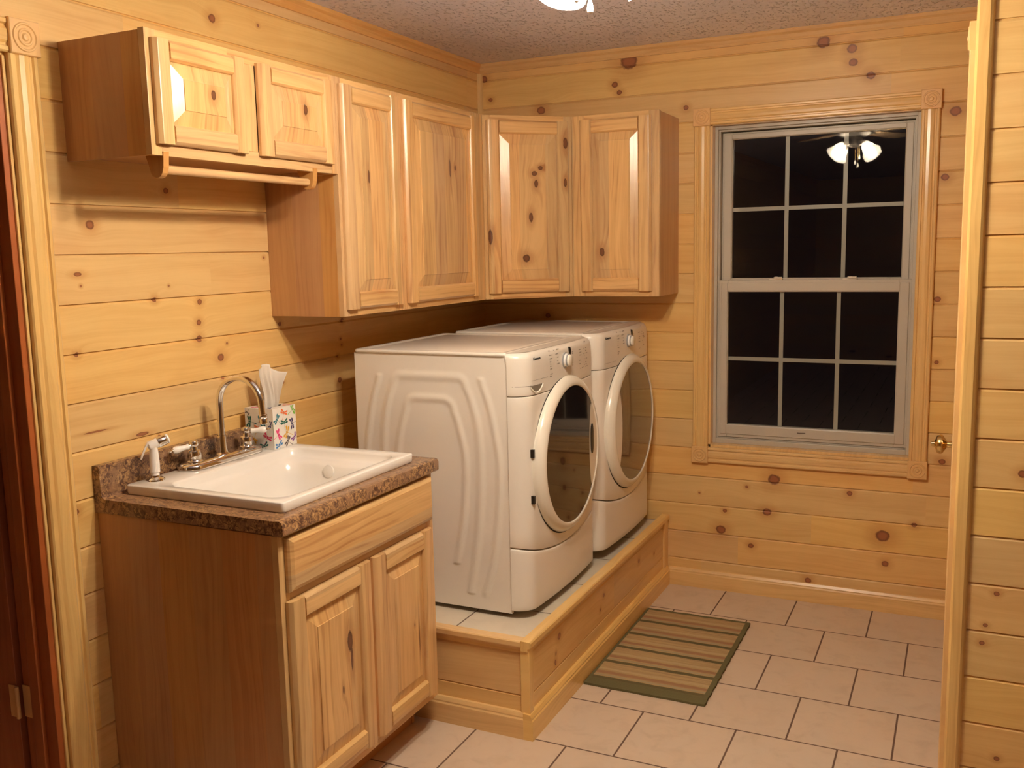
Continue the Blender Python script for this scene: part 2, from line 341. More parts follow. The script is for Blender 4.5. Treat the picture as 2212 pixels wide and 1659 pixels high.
fr = MB(); rectframe(fr, ox0, ox1, oz0, oz1, .014, .014, .022, .014, .045, .135); rectframe(fr, ox0+.014, ox1-.014, oz0+.022, oz1-.014, .008, .008, .006, .008, .058, .135)
fr.build('window_frame', M['vinyl'], win, bevel=.0015)
gz = .006
# upper sash (farther), lower sash (nearer)
su = MB(); rectframe(su, 1.152, 1.936, 1.372, 2.052, .045, .038, .048, .030, .088, .116)
rectframe(su, 1.160, 1.928, 1.385, 2.044, .034, .027, .03, .019, .083, .09)
sup = su.build('sash', M['vinyl'], win, bevel=.002)
sl = MB(); rectframe(sl, 1.150, 1.944, .706, 1.412, .040, .050, .058, .052, .052, .083)
rectframe(sl, 1.161, 1.934, .72, 1.400, .026, .036, .041, .036, .0475, .055)
slo = sl.build('sash', M['vinyl'], win, bevel=.002)
g = MB()
for x in (1.428, 1.667): g.box(x-.0085, x+.0085, .103, .109, 1.415, 2.03)
g.box(1.19, 1.905, .1025, .1085, 1.712, 1.729)
g.build('muntin_grid', M['vinyl'], sup)
g = MB()
for x in (1.421, 1.657): g.box(x-.0085, x+.0085, .071, .077, .76, 1.365)
g.box(1.185, 1.90, .0705, .0765, 1.053, 1.070)
g.build('muntin_grid', M['vinyl'], slo)
k = N('window_glass')
fz = k.n('ShaderNodeLayerWeight', {'Blend': .5}).outputs['Facing']
fr_ = k.ma('ADD', .035, k.ma('MULTIPLY', k.ma('POWER', fz, 5.0), .9))
tr = k.n('ShaderNodeBsdfTransparent', {'Color': (.93, .95, .95, 1)}); gl = k.n('ShaderNodeBsdfGlossy', {'Roughness': 0.0, 'Color': (1, 1, 1, 1)})
mx = k.n('ShaderNodeMixShader', {0: fr_, 1: tr.outputs[0], 2: gl.outputs[0]}); k.t.links.new(mx.outputs[0], k.out.inputs[0])
M['glass'] = k.m
def pane(x0, x1, z0, z1, y, n, parent):
    n = Vector(n).normalized(); cx_, cz_ = (x0+x1)/2, (z0+z1)/2; mb = MB(); vs = []
    for off in (0, .003):
        for x, z in ((x0, z0), (x1, z0), (x1, z1), (x0, z1)):
            yy = y+off-((x-cx_)*n.x+(z-cz_)*n.z)/n.y; vs.append((x, yy, z))
    mb.add(vs, [(0, 1, 2, 3), (4, 7, 6, 5), (0, 4, 5, 1), (1, 5, 6, 2), (2, 6, 7, 3), (3, 7, 4, 0)])
    return mb.build('pane', M['glass'], parent)
pane(1.193, 1.902, 1.417, 2.026, .0925, (-.0215, -1, .004), sup)
pane(1.188, 1.896, .762, 1.362, .0625, (0, -1, 0), slo)
# locks on the meeting rail
for x in (1.395, 1.70):
    l = MB(); l.box(x-.028, x+.028, .056, .078, 1.412, 1.417); l.lathe((x, .066, 1.417), (0, 0, 1), [(.011, 0), (.011, .006), (.006, .009)], 20); l.box(x-.004, x+.028, .048, .058, 1.417, 1.425)
    l.build('sash_lock', plain('cream_lock', (.72, .66, .56), .3), win, bevel=.001)
MB().box(1.50, 1.535, .0455, .0475, .741, .745).build('latch_slot', plain('dark_slot', (.12, .09, .07), .6), win)

# ------------------------------------------------------------------ door in left wall (shade put into its dark red colour, opens to side room)
d1 = thing('door_1', (0, -2.545, 0), kind='structure')
cpl = casing_profile(.082, .02)
MB().prism([(b, -2.538+a) for a, b in cpl], 2, 0, 2.072).build('casing', M['trim_zy'], d1)
rosette(d1, (0, -2.4945, 2.107), (0, 1, 0), (1, 0, 0), .042, .028, M['block'])
MB().prism([(b, 2.066+a) for a, b in cpl], 1, -3.34, -2.5365).build('casing', M['trim_y'], d1)
MB().prism([(b, -3.42+a) for a, b in cpl], 2, 0, 2.072).build('casing', M['trim_zy'], d1)
jb = MB(); jb.box(-.117, .0, -2.565, -2.545, 0, 2.06); jb.box(-.117, 0, -3.33, -3.31, 0, 2.06); jb.box(-.117, 0, -3.31, -2.565, 2.04, 2.06)
jb.box(-.075, -.06+.02, -2.578, -2.565, 0, 2.04)
jb.build('door_jamb', M['jamb_dark'], d1, bevel=.002)
MB().box(-.004, .006, -2.5485, -2.540, 0, 2.06).build('jamb_edge', M['trim_zy'], d1, bevel=.002)
dl = MB(); dl.box(-.93, -.128, -2.578, -2.543, .01, 2.03)
dlo = dl.build('door_leaf', M['jamb_dark'], d1, bevel=.002)
M['brass'] = plain('brass', (.78, .55, .22), .18, 1.0)
M['brassd'] = plain('worn_brass', (.80, .52, .26), .45, .3)
hg = MB(); hg.lathe((-.121, -2.583, .34), (0, 0, 1), [(.005, 0), (.006, .001), (.006, .088), (.005, .09)], 14)
hg.box(-.118, -.087, -2.5675, -2.565, .34, .43); hg.box(-.155, -.124, -2.5805, -2.578, .34, .43)
hg.build('hinge', M['brassd'], d1, smooth=True)
# door in right wall with brass knob
d2 = thing('door_2', (XR, -.9, 0), kind='structure')
for yo in (-1.398, -.50):
    MB().prism([(XR-b, yo+a) for a, b in casing_profile(.082, .0155)], 2, 0, 2.045).build('casing', M['trim_zy'], d2)
    rosette(d2, (XR, yo+.041, 2.045+.036), (0, -1, 0), (-1, 0, 0), .036, .018, M['block'])
MB().prism([(XR-b, 2.048+a) for a, b in casing_profile(.066, .0155)], 1, -1.318, -.498).build('casing', M['trim_y'], d2)
MB().box(XR+.01, XR+.045, -1.298, -.502, .01, 2.035).build('door_leaf', M['hk_zy'], d2, bevel=.002)
kb = MB(); kb.lathe((XR+.01, -.72, .884), (-1, 0, 0), [(.034, 0), (.034, .006), (.013, .010), (.0105, .044), (.020, .050), (.0315, .057), (.0335, .066), (.029, .075), (.013, .081), (.010, .082), (.008, .092), (.003, .093)], 36)
kb.build('door_knob', M['brass'], d2, smooth=True)

# ------------------------------------------------------------------ cabinet doors
def panel_door(parent, o, u, n, W, Hh, matU, matR, matP, T=.02, sw=.056, vertical_mats=None):
    """frame (stiles, rails) + raised panel. o = lower corner on the back plane, u width dir, n outward"""
    o = Vector(o); u = Vector(u).normalized(); n = Vector(n).normalized(); z = Vector((0, 0, 1))
    def P(a, b, c): return o+u*a+z*b+n*c
    def bx(mb, a0, a1, b0, b1, c0, c1, mi):
        vs = [P(a, b, c) for c in (c0, c1) for b in (b0, b1) for a in (a0, a1)]
        mb.add(vs, [(0, 2, 3, 1), (4, 5, 7, 6), (0, 1, 5, 4), (2, 6, 7, 3), (0, 4, 6, 2), (1, 3, 7, 5)], mi)
    f = MB()
    # stiles with rounded outer edge
    for s in (0, 1):
        pr = [(0, 0), (0, T*.45), (.003, T*.7), (.008, T*.95), (.012, T), (sw-.006, T), (sw-.001, T*.72), (sw, T*.6), (sw, 0)]
        rings = [[P(a if s == 0 else W-a, b, c) for a, c in pr] for b in (0, Hh)]
        f.loops(rings, True, True, True, 0)
    for s in (0, 1):
        pr = [(0, 0), (0, T*.45), (.003, T*.7), (.008, T*.95), (.012, T*.995), (sw-.006, T*.995), (sw-.001, T*.72), (sw, T*.6), (sw, 0)]
        rings = [[P(a, b if s == 0 else Hh-b, c) for b, c in pr] for a in (sw-.0005, W-sw+.0005)]
        f.loops(rings, True, True, True, 1)
    fo = f.build('door', [matU, matR], parent, bevel=0, smooth=True, sharp=25)
    p = MB()
    def rect(i, d): return [P(a, b, d) for a, b in ((i, i), (W-i, i), (W-i, Hh-i), (i, Hh-i))]
    bev = min(.042, (W-2*sw)*.17)
    p.loops([rect(sw-.004, .004), rect(sw-.004, T*.35), rect(sw+.003, T*.38), rect(sw+bev, T*.86), rect(sw+bev+.001, T*.98), rect(sw+bev+.004, T*.98)], True, True, True)
    p.build('panel', matP, fo)
    return fo
ZT = 2.124
def wall_cab(name, loc, label, group='knotty hickory wall cabinets'):
    return thing(name, loc, label, 'cabinet', group)
# A small double-door cabinet above the sink
ca = wall_cab('wall_cabinet', (.15, -1.99, 1.818), 'short two-door knotty hickory wall cabinet hung high over the sink')
b = MB(); y0, y1, z0 = -2.379, -1.6, 1.818
b.box(.0, .28, y0, y0+.012, z0, ZT-.004); b.box(.0, .28, y1-.012, y1, z0, ZT-.004); b.box(.0, .28, y0+.012, y1-.012, z0+.012, z0+.022); b.box(.0, .28, y0+.012, y1-.012, ZT-.02, ZT-.010); b.box(0, .006, y0+.012, y1-.012, z0+.022, ZT-.02)
b.build('body', M['hk_side_shade'], ca, bevel=.0008)
def face_frame(parent, rects, mats):
    mb = MB()
    for (bx_, mi) in rects: mb.box(*bx_, mi)
    return mb.build('face_frame', mats, parent, bevel=.0012)
face_frame(ca, [((.28, .30, -2.379, -2.345, z0, ZT), 0), ((.28, .30, -1.63, -1.600, z0, ZT), 0), ((.28, .30, -2.035, -1.98, z0+.038, ZT-.03), 0), ((.28, .2995, -2.345, -1.63, z0, z0+.038), 1), ((.28, .2995, -2.345, -1.63, ZT-.03, ZT), 1)], [M['hk_zy'], M['hk_y']])
panel_door(ca, (.301, -2.364, 1.846), (0, 1, 0), (1, 0, 0), .328, .256, M['hk_zy'], M['hk_y'], M['door_s1'], sw=.05)
panel_door(ca, (.301, -1.978, 1.846), (0, 1, 0), (1, 0, 0), .345, .256, M['hk_zy'], M['hk_y'], M['door_s2'], sw=.05)
ZB = 1.358
def tall_y(y0, y1, loc, label, dy0, dy1, mat):
    c = wall_cab('wall_cabinet', loc, label)
    b = MB(); b.box(0, .28, y0, y0+.012, ZB, ZT-.004); b.box(0, .28, y1-.012, y1, ZB, ZT-.004); b.box(0, .28, y0+.012, y1-.012, ZB+.006, ZB+.018); b.box(0, .28, y0+.012, y1-.012, ZT-.02, ZT-.01); b.box(0, .006, y0+.012, y1-.012, ZB+.018, ZT-.02)
    b.build('body', M['hk_side_shade'], c, bevel=.0008)
    face_frame(c, [((.28, .30, y0, dy0+.02, ZB, ZT), 0), ((.28, .30, dy1-.02, y1, ZB, ZT), 0), ((.28, .2995, dy0+.02, dy1-.02, ZB, ZB+.04), 1), ((.28, .2995, dy0+.02, dy1-.02, ZT-.03, ZT), 1)], [M['hk_zy'], M['hk_y']])
    panel_door(c, (.301, dy0, 1.381), (0, 1, 0), (1, 0, 0), dy1-dy0, .722, M['hk_zy'], M['hk_y'], mat)
    return c
tall_y(-1.5995, -1.229, (.15, -1.41, ZB), 'tall narrow single-door wall cabinet beside the short two-door one', -1.586, -1.246, M['door_b'])
tall_y(-1.228, -.572, (.15, -.9, ZB), 'tall wide single-door wall cabinet between the narrow one and the corner unit', -1.208, -.652, M['door_c'])
# D diagonal corner
cd = wall_cab('corner_cabinet', (.25, -.25, ZB), 'diagonal corner wall cabinet with darkest knots scattered down its door')
P0 = Vector((.30, -.571, 0)); P1 = Vector((.588, -.294, 0)); e = (P1-P0).normalized(); nn = Vector((e.y, -e.x, 0)); Ld = (P1-P0).length
b = MB(); poly = [(.001, -.001), (.001, -.571), (.286, -.571), (.574+.0135, -.2805), (.588, -.001)]
b.prism(poly, 2, ZB+.006, ZT-.01)
b.build('body', M['hk_side_shade'], cd)
fm = MB()
def dbox(mb, a0, a1, z0, z1, c0, c1, mi):
    vs = [P0+e*a+nn*c+Vector((0, 0, z)) for c in (c0, c1) for z in (z0, z1) for a in (a0, a1)]
    mb.add(vs, [(0, 2, 3, 1), (4, 5, 7, 6), (0, 1, 5, 4), (2, 6, 7, 3), (0, 4, 6, 2), (1, 3, 7, 5)], mi)
dbox(fm, .0, .035, ZB, ZT, -.012, 0, 0); dbox(fm, Ld-.035, Ld, ZB, ZT, -.012, 0, 0); dbox(fm, .035, Ld-.035, ZB, ZB+.04, -.012, -.0005, 1); dbox(fm, .035, Ld-.035, ZT-.03, ZT, -.012, -.0005, 1)
fm.build('face_frame', [M['hk_zx'], M['hk_x']], cd, bevel=.0012)
panel_door(cd, P0+e*.014+nn*.001+Vector((0, 0, 1.383)), e, nn, .368, .72, M['door_d'], M['hk_x'], M['door_d'])
# E right
ce = wall_cab('wall_cabinet', (.78, -.15, ZB), 'tall single-door wall cabinet at the right end, beside the window')
b = MB(); b.box(.589, .601, -.274, -.0, ZB, ZT-.004); b.box(.966, .978, -.274, 0, ZB, ZT-.004); b.box(.601, .966, -.274, 0, ZB+.006, ZB+.018); b.box(.601, .966, -.274, 0, ZT-.02, ZT-.01); b.box(.601, .966, -.006, 0, ZB+.018, ZT-.02)
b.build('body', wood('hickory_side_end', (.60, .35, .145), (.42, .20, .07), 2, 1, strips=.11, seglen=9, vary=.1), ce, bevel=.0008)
face_frame(ce, [((.589, .645, -.294, -.274, ZB, ZT), 0), ((.93, .978, -.294, -.274, ZB, ZT), 0), ((.645, .93, -.2935, -.274, ZB, ZB+.04), 1), ((.645, .93, -.2935, -.274, ZT-.03, ZT), 1)], [M['hk_zx'], M['hk_x']])
eo = panel_door(ce, (.632, -.295, 1.384), (1, 0, 0), (0, -1, 0), .316, .720, M['hk_zx'], M['hk_x'], M['door_e'])
eo.rotation_euler.x = math.radians(.55)
# hanging rod under the short cabinet
rod = thing('hanging_rod', (.272, -2.03, 1.818), 'round wooden hanging rod on two brackets under the short wall cabinet', 'rod')
def bracket(y):
    pts = [(.238, 1.829), (.304, 1.829), (.300, 1.79)]
    for i in range(9):
        a = math.radians(-5-170*i/8); pts.append((.276+.022*math.cos(a), 1.786+.022*math.sin(a)))
    pts.append((.249, 1.80)); return MB().prism(pts, 1, y, y+.019)
bracket(-2.345).build('bracket', M['hk_side_shade'], rod, bevel=.001); bracket(-1.731).build('bracket', M['hk_side_shade'], rod, bevel=.001)
MB().lathe((.277, -2.325, 1.787), (0, 1, 0), [(.0115, 0), (.0115, .593)], 24).build('dowel', M['hk_y'], rod, smooth=True)

# ------------------------------------------------------------------ sink cabinet
sk = thing('sink_cabinet', (.31, -2.0, 0), 'knotty hickory base cabinet with two doors standing under the white sink', 'cabinet')
y0, y1, zt = -2.378, -1.622, .872
b = MB()
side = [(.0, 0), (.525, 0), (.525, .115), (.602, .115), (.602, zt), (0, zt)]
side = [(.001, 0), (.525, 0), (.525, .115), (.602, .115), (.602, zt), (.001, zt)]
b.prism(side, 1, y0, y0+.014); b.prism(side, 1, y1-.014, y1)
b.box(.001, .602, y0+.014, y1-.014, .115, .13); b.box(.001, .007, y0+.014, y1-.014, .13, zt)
b.build('body', M['hk_side_shade'], sk, bevel=.0008)
MB().box(.508, .522, y0+.014, y1-.014, 0, .115).build('toe_kick', M['hk_side_shade'], sk)
face_frame(sk, [((.602, .622, y0, y0+.036, .118, zt), 0), ((.602, .622, y1-.036, y1, .118, zt), 0), ((.602, .622, -2.012, -1.972, .156, .69), 0), ((.602, .6215, y0+.036, y1-.036, .118, .156), 1), ((.602, .6215, y0+.036, y1-.036, .690, .728), 1), ((.602, .6215, y0+.036, y1-.036, .845, zt), 1)], [M['hk_zy'], M['hk_y']])
panel_door(sk, (.623, -2.362, .150), (0, 1, 0), (1, 0, 0), .360, .547, M['hk_zy'], M['hk_y'], M['door_k1'], sw=.058)
panel_door(sk, (.623, -1.984, .150), (0, 1, 0), (1, 0, 0), .328, .547, M['hk_zy'], M['hk_y'], M['door_k2'], sw=.058)
df = MB()
def rr(i, d): return [(d, -2.356+i, .720+i), (d, -1.645-i, .720+i), (d, -1.645-i, .862-i), (d, -2.356+i, .862-i)]
df.loops([rr(0, .623), rr(0, .632), rr(.004, .638), rr(.011, .6415), rr(.014, .643), ], True, True, True)
df.build('drawer_front', M['hk_y'], sk)
# ------------------------------------------------------------------ countertop
k = N('brown_speckled_laminate'); pos = k.n('ShaderNodeNewGeometry').outputs['Position']
n1 = k.noise(pos, 95.0, 6.0, .7, .8); n2 = k.noise(pos, 26.0, 4.0, .6, .5); n3 = k.n('ShaderNodeTexVoronoi', {'Vector': pos, 'Scale': 170.0}).outputs['Distance']
c_ = k.mix(k.ramp(n1, .42, .6), (.085, .036, .024), (.42, .245, .11))
c_ = k.mix(k.ramp(n2, .45, .65), c_, (.27, .15, .085))
c_ = k.mix(k.ma('MULTIPLY', k.ramp(n1, .6, .68), .8), c_, (.62, .44, .22))
c_ = k.mix(k.ma('MULTIPLY', k.ramp(n3, .08, .22, 1.0, 0.0), .5), c_, (.04, .02, .015))
k.bsdf(Base_Color=c_, Roughness=.32, Coat_Weight=.2); M['lam'] = k.m
ct = MB(); zc = .9124; ZL = .873
SX0, SX1, SY0, SY1 = .085, .575, -2.295, -1.708   # cut-out under the sink rim
back = [(.001, ZL), (SX0, ZL), (SX0, zc), (.040, zc), (.032, zc+.003), (.027, zc+.009), (.026, 1.000), (.022, 1.004), (.001, 1.004)]
front = [(SX1, ZL+.004), (.612, ZL+.004), (.614, ZL), (.640, ZL), (.645, ZL+.005), (.645, zc-.010), (.641, zc-.002), (.633, zc+.001), (.622, zc+.001), (.614, zc), (SX1, zc)]
full = [(.001, ZL)]+front[1:-1]+[(.040, zc)]+back[4:]
ct.prism(full, 1, -2.384, SY0); ct.prism(full, 1, SY1, -1.612); ct.prism(back, 1, SY0, SY1); ct.prism(front, 1, SY0, SY1)
tag(ct.build('countertop', M['lam'], smooth=True, sharp=35), 'brown speckled laminate countertop with a low backsplash on the sink cabinet', 'countertop')
# ------------------------------------------------------------------ sink
M['sinkw'] = plain('white_acrylic', (.80, .775, .735), .16, coat=.3)
def rrect(x0, x1, y0, y1, r, z, n=8):
    pts = []
    for cx_, cy_, a0 in ((x1-r, y1-r, 0), (x0+r, y1-r, 90), (x0+r, y0+r, 180), (x1-r, y0+r, 270)):
        for i in range(n+1):
            a = math.radians(a0+90*i/n); pts.append((cx_+r*math.cos(a), cy_+r*math.sin(a), z))
    return pts
sx0, sx1, sy0, sy1 = .047, .595, -2.317, -1.681
s = MB()
s.loops([rrect(sx0+.002, sx1-.002, sy0+.002, sy1-.002, .010, zc+.0005), rrect(sx0, sx1, sy0, sy1, .012, zc+.004), rrect(sx0, sx1, sy0, sy1, .009, .9365), rrect(sx0+.001, sx1-.001, sy0+.001, sy1-.001, .008, .939), rrect(sx0+.004, sx1-.004, sy0+.004, sy1-.004, .006, .940),
         rrect(.150, .566, -2.283, -1.715, .055, .9395), rrect(.154, .562, -2.279, -1.719, .053, .9375), rrect(.158, .559, -2.276, -1.722, .051, .931), rrect(.160, .557, -2.273, -1.725, .049, .915),
         rrect(.165, .552, -2.266, -1.740, .052, .908), rrect(.170, .547, -2.260, -1.757, .056, .904), rrect(.175, .543, -2.253, -1.766, .060, .893), rrect(.183, .538, -2.24, -1.776, .062, .86), rrect(.195, .525, -2.225, -1.82, .06, .70), rrect(.205, .512, -2.212, -1.88, .055, .655), rrect(.235, .485, -2.18, -1.91, .05, .640), rrect(.33, .39, -2.07, -2.01, .029, .632)], True, False, True)
# soap ledge ridge at the right of the bowl
tag(s.build('sink', M['sinkw'], smooth=True, sharp=60), 'white drop-in laundry sink set into the brown countertop', 'sink')
# drain is part of the sink
snk = bpy.data.objects['sink']
MB().lathe((.36, -2.04, .6325), (0, 0, 1), [(.028, 0), (.028, .002), (.022, .003), (.02, .0015)], 28).build('drain', plain('steel', (.7, .68, .66), .25, 1.0), snk, smooth=True)
rg = MB(); rg.lathe((.335, -1.7715, .880), (0, -1, .15), [(.021, 0), (.020, .004), (.012, .0065)], 24)
rg.build('overflow_cover', M['sinkw'], snk, smooth=True)
# ------------------------------------------------------------------ faucet
M['chrome'] = plain('chrome', (.82, .80, .78), .07, 1.0)
M['porc'] = plain('porcelain', (.88, .84, .80), .12, coat=.4)
fa = thing('faucet', (.08, -1.965, .940), 'chrome gooseneck faucet with two white porcelain lever handles on the sink', 'faucet')
bp = MB()
def stad(x0, x1, y0, y1, z): return rrect(x0, x1, y0, y1, (x1-x0)/2-.0005, z, 10)
bp.loops([stad(.040, .126, -2.140, -1.806, .940), stad(.040, .126, -2.140, -1.806, .952), stad(.044, .122, -2.136, -1.810, .9575), stad(.060, .106, -2.118, -1.828, .961)], True, True, True)
bp.build('base_plate', M['chrome'], fa, smooth=True, sharp=50)
sp = MB(); sp.lathe((.08, -1.965, .957), (0, 0, 1), [(.024, 0), (.024, .004), (.017, .008), (.015, .018), (.0135, .05), (.0125, .06)], 28, cap1=False)
pts = [(.08, -1.965, z) for z in (.99, 1.02, 1.06, 1.09, 1.115)]
for i in range(1, 19):
    a = math.radians(180-180*i/18); pts.append((.164+.084*math.cos(a), -1.965-.004*i/18, 1.117+.082*math.sin(a)))
pts += [(.2495, -1.969, 1.10), (.252, -1.969, 1.085)]
sp.tube(pts, [.0125]+[.0105]*(len(pts)-1), 18)
sp.build('spout', M['chrome'], fa, smooth=True)
MB().lathe((.2515, -1.969, 1.092), (.1, 0, -1), [(.0108, 0), (.0128, .002), (.0128, .010), (.0115, .012), (.0125, .014), (.0125, .028), (.010, .030)], 24).build('aerator', M['chrome'], fa, smooth=True)
for yb, sg in ((-2.083, -1), (-1.855, 1)):
    h = MB(); h.lathe((.08, yb, .957), (0, 0, 1), [(.026, 0), (.026, .005), (.0200, .008), (.0210, .014), (.0215, .024), (.0185, .035), (.012, .039), (.0105, .046), (.0135, .050), (.0145, .057), (.011, .064), (.004, .067)], 28)
    dv = Vector((-.42, -.9, -.12) if sg < 0 else (.80, .58, .05)).normalized(); c0 = Vector((.08, yb, 1.008))
    h.lathe(c0, dv, [(.0065, 0), (.0065, .014), (.009, .016)], 18)
    ho = h.build('handle', M['chrome'], fa, smooth=True)
    l = MB(); l.lathe(c0+dv*.016, dv, [(.0085, 0), (.0095, .003), (.0075, .008), (.0085, .02), (.0115, .034), (.0115, .040), (.0085, .047), (.0045, .049)], 24)
    l.build('lever', M['porc'], ho, smooth=True)
    MB().lathe(c0+dv*.064, dv, [(.006, 0), (.006, .002), (.003, .005), (.0045, .009), (.002, .013)], 16).build('finial', M['chrome'], ho, smooth=True)
# ------------------------------------------------------------------ side sprayer
spz = thing('sink_sprayer', (.085, -2.243, .940), 'white pull-out sink sprayer with chrome nozzle and collar left of the faucet', 'sprayer')
MB().lathe((.085, -2.243, .9400), (0, 0, 1), [(.026, 0), (.0255, .003), (.020, .007), (.013, .009), (.012, .014)], 32).build('collar', M['chrome'], spz, smooth=True)
bd = MB(); bd.lathe((.085, -2.243, .950), (0, 0, 1), [(.0115, 0), (.0115, .012), (.0138, .013), (.0142, .035), (.0130, .060), (.0112, .080), (.0118, .088)], 28)
hd = Vector((.45, .83, .28)).normalized()
bd.lathe(Vector((.085, -2.243, 1.042))-hd*.016, hd, [(.004, 0), (.0115, .003), (.0135, .012), (.014, .024), (.0145, .028)], 24)
bd.build('handle_body', M['porc'], spz, smooth=True)
tr_ = MB(); ld = Vector((-.52, -.62, 0)).normalized(); cc = Vector((.085, -2.243, 1.05))
ring = []
for i, (dd, zz, ww, th) in enumerate([(.0, .004, .009, .004), (.012, .000, .009, .004), (.022, -.016, .008, .003), (.031, -.036, .006, .003), (.035, -.048, .003, .0025)]):
    sd = Vector((-ld.y, ld.x, 0)); p = cc+ld*dd+Vector((0, 0, zz))
    ring.append([p-sd*ww+ld*th, p+sd*ww+ld*th, p+sd*ww-ld*th, p-sd*ww-ld*th])
tr_.loops(ring, True, True, True); tr_.build('trigger', M['porc'], spz, bevel=.001, smooth=True)
MB().lathe(Vector((.085, -2.243, 1.042))+hd*.0122, hd, [(.0150, 0), (.0155, .002), (.0150, .024), (.0135, .026)], 28).build('nozzle', M['chrome'], spz, smooth=True)
MB().lathe(Vector((.085, -2.243, 1.042))+hd*.0384, hd, [(.0135, 0), (.0145, .002), (.0135, .006), (.008, .007)], 28).build('nozzle_tip', M['porc'], spz, smooth=True)
# ------------------------------------------------------------------ tissue box
tb = thing('tissue_box', (.086, -1.739, .9405), 'white tissue box with colourful dragonfly print on the corner of the sink', 'tissue box')
TX0, TX1, TY0, TY1, TZ0, TZ1 = .029, .1435, -1.797, -1.682, .9405, 1.073
cols = dict(g=(.012, .13, .10), t=(.03, .20, .26), o=(.85, .17, .04), k=(.75, .04, .20), r=(.72, .05, .13), y=(.72, .38, .03), b=(.04, .20, .50), n=(.05, .04, .14), p=(.22, .05, .30), l=(.20, .50, .05), d=(.09, .06, .06))
ck = list(cols); mats = [plain('white_card', (.80, .76, .70), .45)]+[plain('print_'+c, cols[c], .5) for c in ck]+[plain('green_edge', (.15, .30, .08), .5), plain('box_slot', (.05, .045, .04), .8)]
bxm = MB()
hole = []
cx_, cy_ = (TX0+TX1)/2, (TY0+TY1)/2
for i in range(24):
    a = 2*math.pi*i/24; hole.append((cx_+.030*math.cos(a), cy_+.046*math.sin(a), TZ1))
# box walls + top with oval slot
bxm.add([(TX0, TY0, TZ0), (TX1, TY0, TZ0), (TX1, TY1, TZ0), (TX0, TY1, TZ0), (TX0, TY0, TZ1), (TX1, TY0, TZ1), (TX1, TY1, TZ1), (TX0, TY1, TZ1)], [(0, 3, 2, 1), (0, 1, 5, 4), (1, 2, 6, 5), (2, 3, 7, 6), (3, 0, 4, 7)])
outer = []
for i in range(24):
    a = 2*math.pi*i/24; c_, s_ = math.cos(a), math.sin(a); m_ = max(abs(c_), abs(s_)); outer.append((cx_+(TX1-TX0)/2*c_/m_, cy_+(TY1-TY0)/2*s_/m_, TZ1))
bxm.loops([outer, hole, [(x, y, TZ1-.004) for x, y, z in hole]], True)
bxm.add([(x, y, TZ1-.02) for x, y, z in hole], [tuple(range(24))], len(ck)+2)
def dragonfly(face, cu, cv, size, rot, ci):
    def put(u, v):
        if face == 'F': return (TX0+u, TY0-.0004, TZ0+v)
        if face == 'R': return (TX1+.0004, TY0+u, TZ0+v)
        return (TX0+u, TY0+v, TZ1+.0004)
    W_, H_ = (TX1-TX0), (TZ1-TZ0 if face != 'T' else TY1-TY0)
    size *= 1.5
    ca_, sa_ = math.cos(math.radians(rot)), math.sin(math.radians(rot))
    def quad(pts):
        q = []
        for a, b_ in pts:
            u = cu+size*(a*ca_-b_*sa_); v = cv+size*(a*sa_+b_*ca_)
            q.append((min(max(u, .0005), W_-.0005), min(max(v, .0005), H_-.0005)))
        bxm.add([put(*p) for p in q], [tuple(range(len(q)))], 1+ck.index(ci))
    def leaf(x0, y0_, x1, y1_, w_):
        dx, dy = x1-x0, y1_-y0_; l_ = math.hypot(dx, dy); px, py = -dy/l_*w_, dx/l_*w_
        quad([(x0, y0_), (x0+dx*.35+px*.6, y0_+dy*.35+py*.6), (x0+dx*.8+px, y0_+dy*.8+py), (x1, y1_), (x0+dx*.8-px, y0_+dy*.8-py), (x0+dx*.35-px*.6, y0_+dy*.35-py*.6)])
    leaf(0, .05, -.62, .42, .12); leaf(0, .05, .62, .42, .12); leaf(0, -.05, -.66, .02, .13); leaf(0, -.05, .66, .02, .13)
    leaf(0, -.22, 0, .26, .10); leaf(0, -.15, 0, -1.0, .035)
W_ = TX1-TX0
fF = [('l', .0, 0, 0)]
for (u, v, sz, rt, c_) in [(.020, .088, .020, 80, 'g'), (.063, .090, .022, -70, 't'), (.052, .070, .018, 160, 'o'), (.032, .033, .018, 150, 'y'), (.088, .038, .019, -28, 'r'), (.075, .010, .018, 20, 'g'), (.105, .082, .012, 75, 'n'), (.012, .118, .010, 150, 'd')]:
    dragonfly('F', u, v, sz, rt, c_)
for (u, v, sz, rt, c_) in [(.020, .095, .019, 50, 't'), (.055, .112, .018, -20, 'o'), (.100, .118, .021, -60, 'l'), (.055, .080, .019, 5, 'g'), (.097, .072, .020, 100, 'n'), (.022, .045, .020, -65, 'k'), (.068, .046, .022, 65, 'y'), (.025, .010, .019, 18, 'b'), (.070, .016, .019, 55, 'd'), (.104, .024, .018, 45, 'p')]:
    dragonfly('R', u, v, sz, rt, c_)
for (u, v, sz, rt, c_) in [(.03, .02, .018, 30, 'k'), (.09, .02, .018, 120, 'n'), (.10, .095, .018, 60, 'o')]:
    dragonfly('T', u, v, sz, rt, c_)
bxm.add([(TX1-.0015, TY0-.0003, TZ0+.012), (TX1, TY0-.0003, TZ0+.012), (TX1, TY0-.0003, TZ0+.085), (TX1-.0015, TY0-.0003, TZ0+.085)], [(0, 1, 2, 3)], len(ck)+1)
bxm.build('box', mats, tb)
k = N('tissue_paper'); bs = k.n('ShaderNodeBsdfDiffuse', {'Color': (.90, .86, .80, 1)}); tl = k.n('ShaderNodeBsdfTranslucent', {'Color': (.88, .82, .74, 1)})
mx = k.n('ShaderNodeMixShader', {0: .35, 1: bs.outputs[0], 2: tl.outputs[0]}); k.t.links.new(mx.outputs[0], k.out.inputs[0]); M['tissue'] = k.m
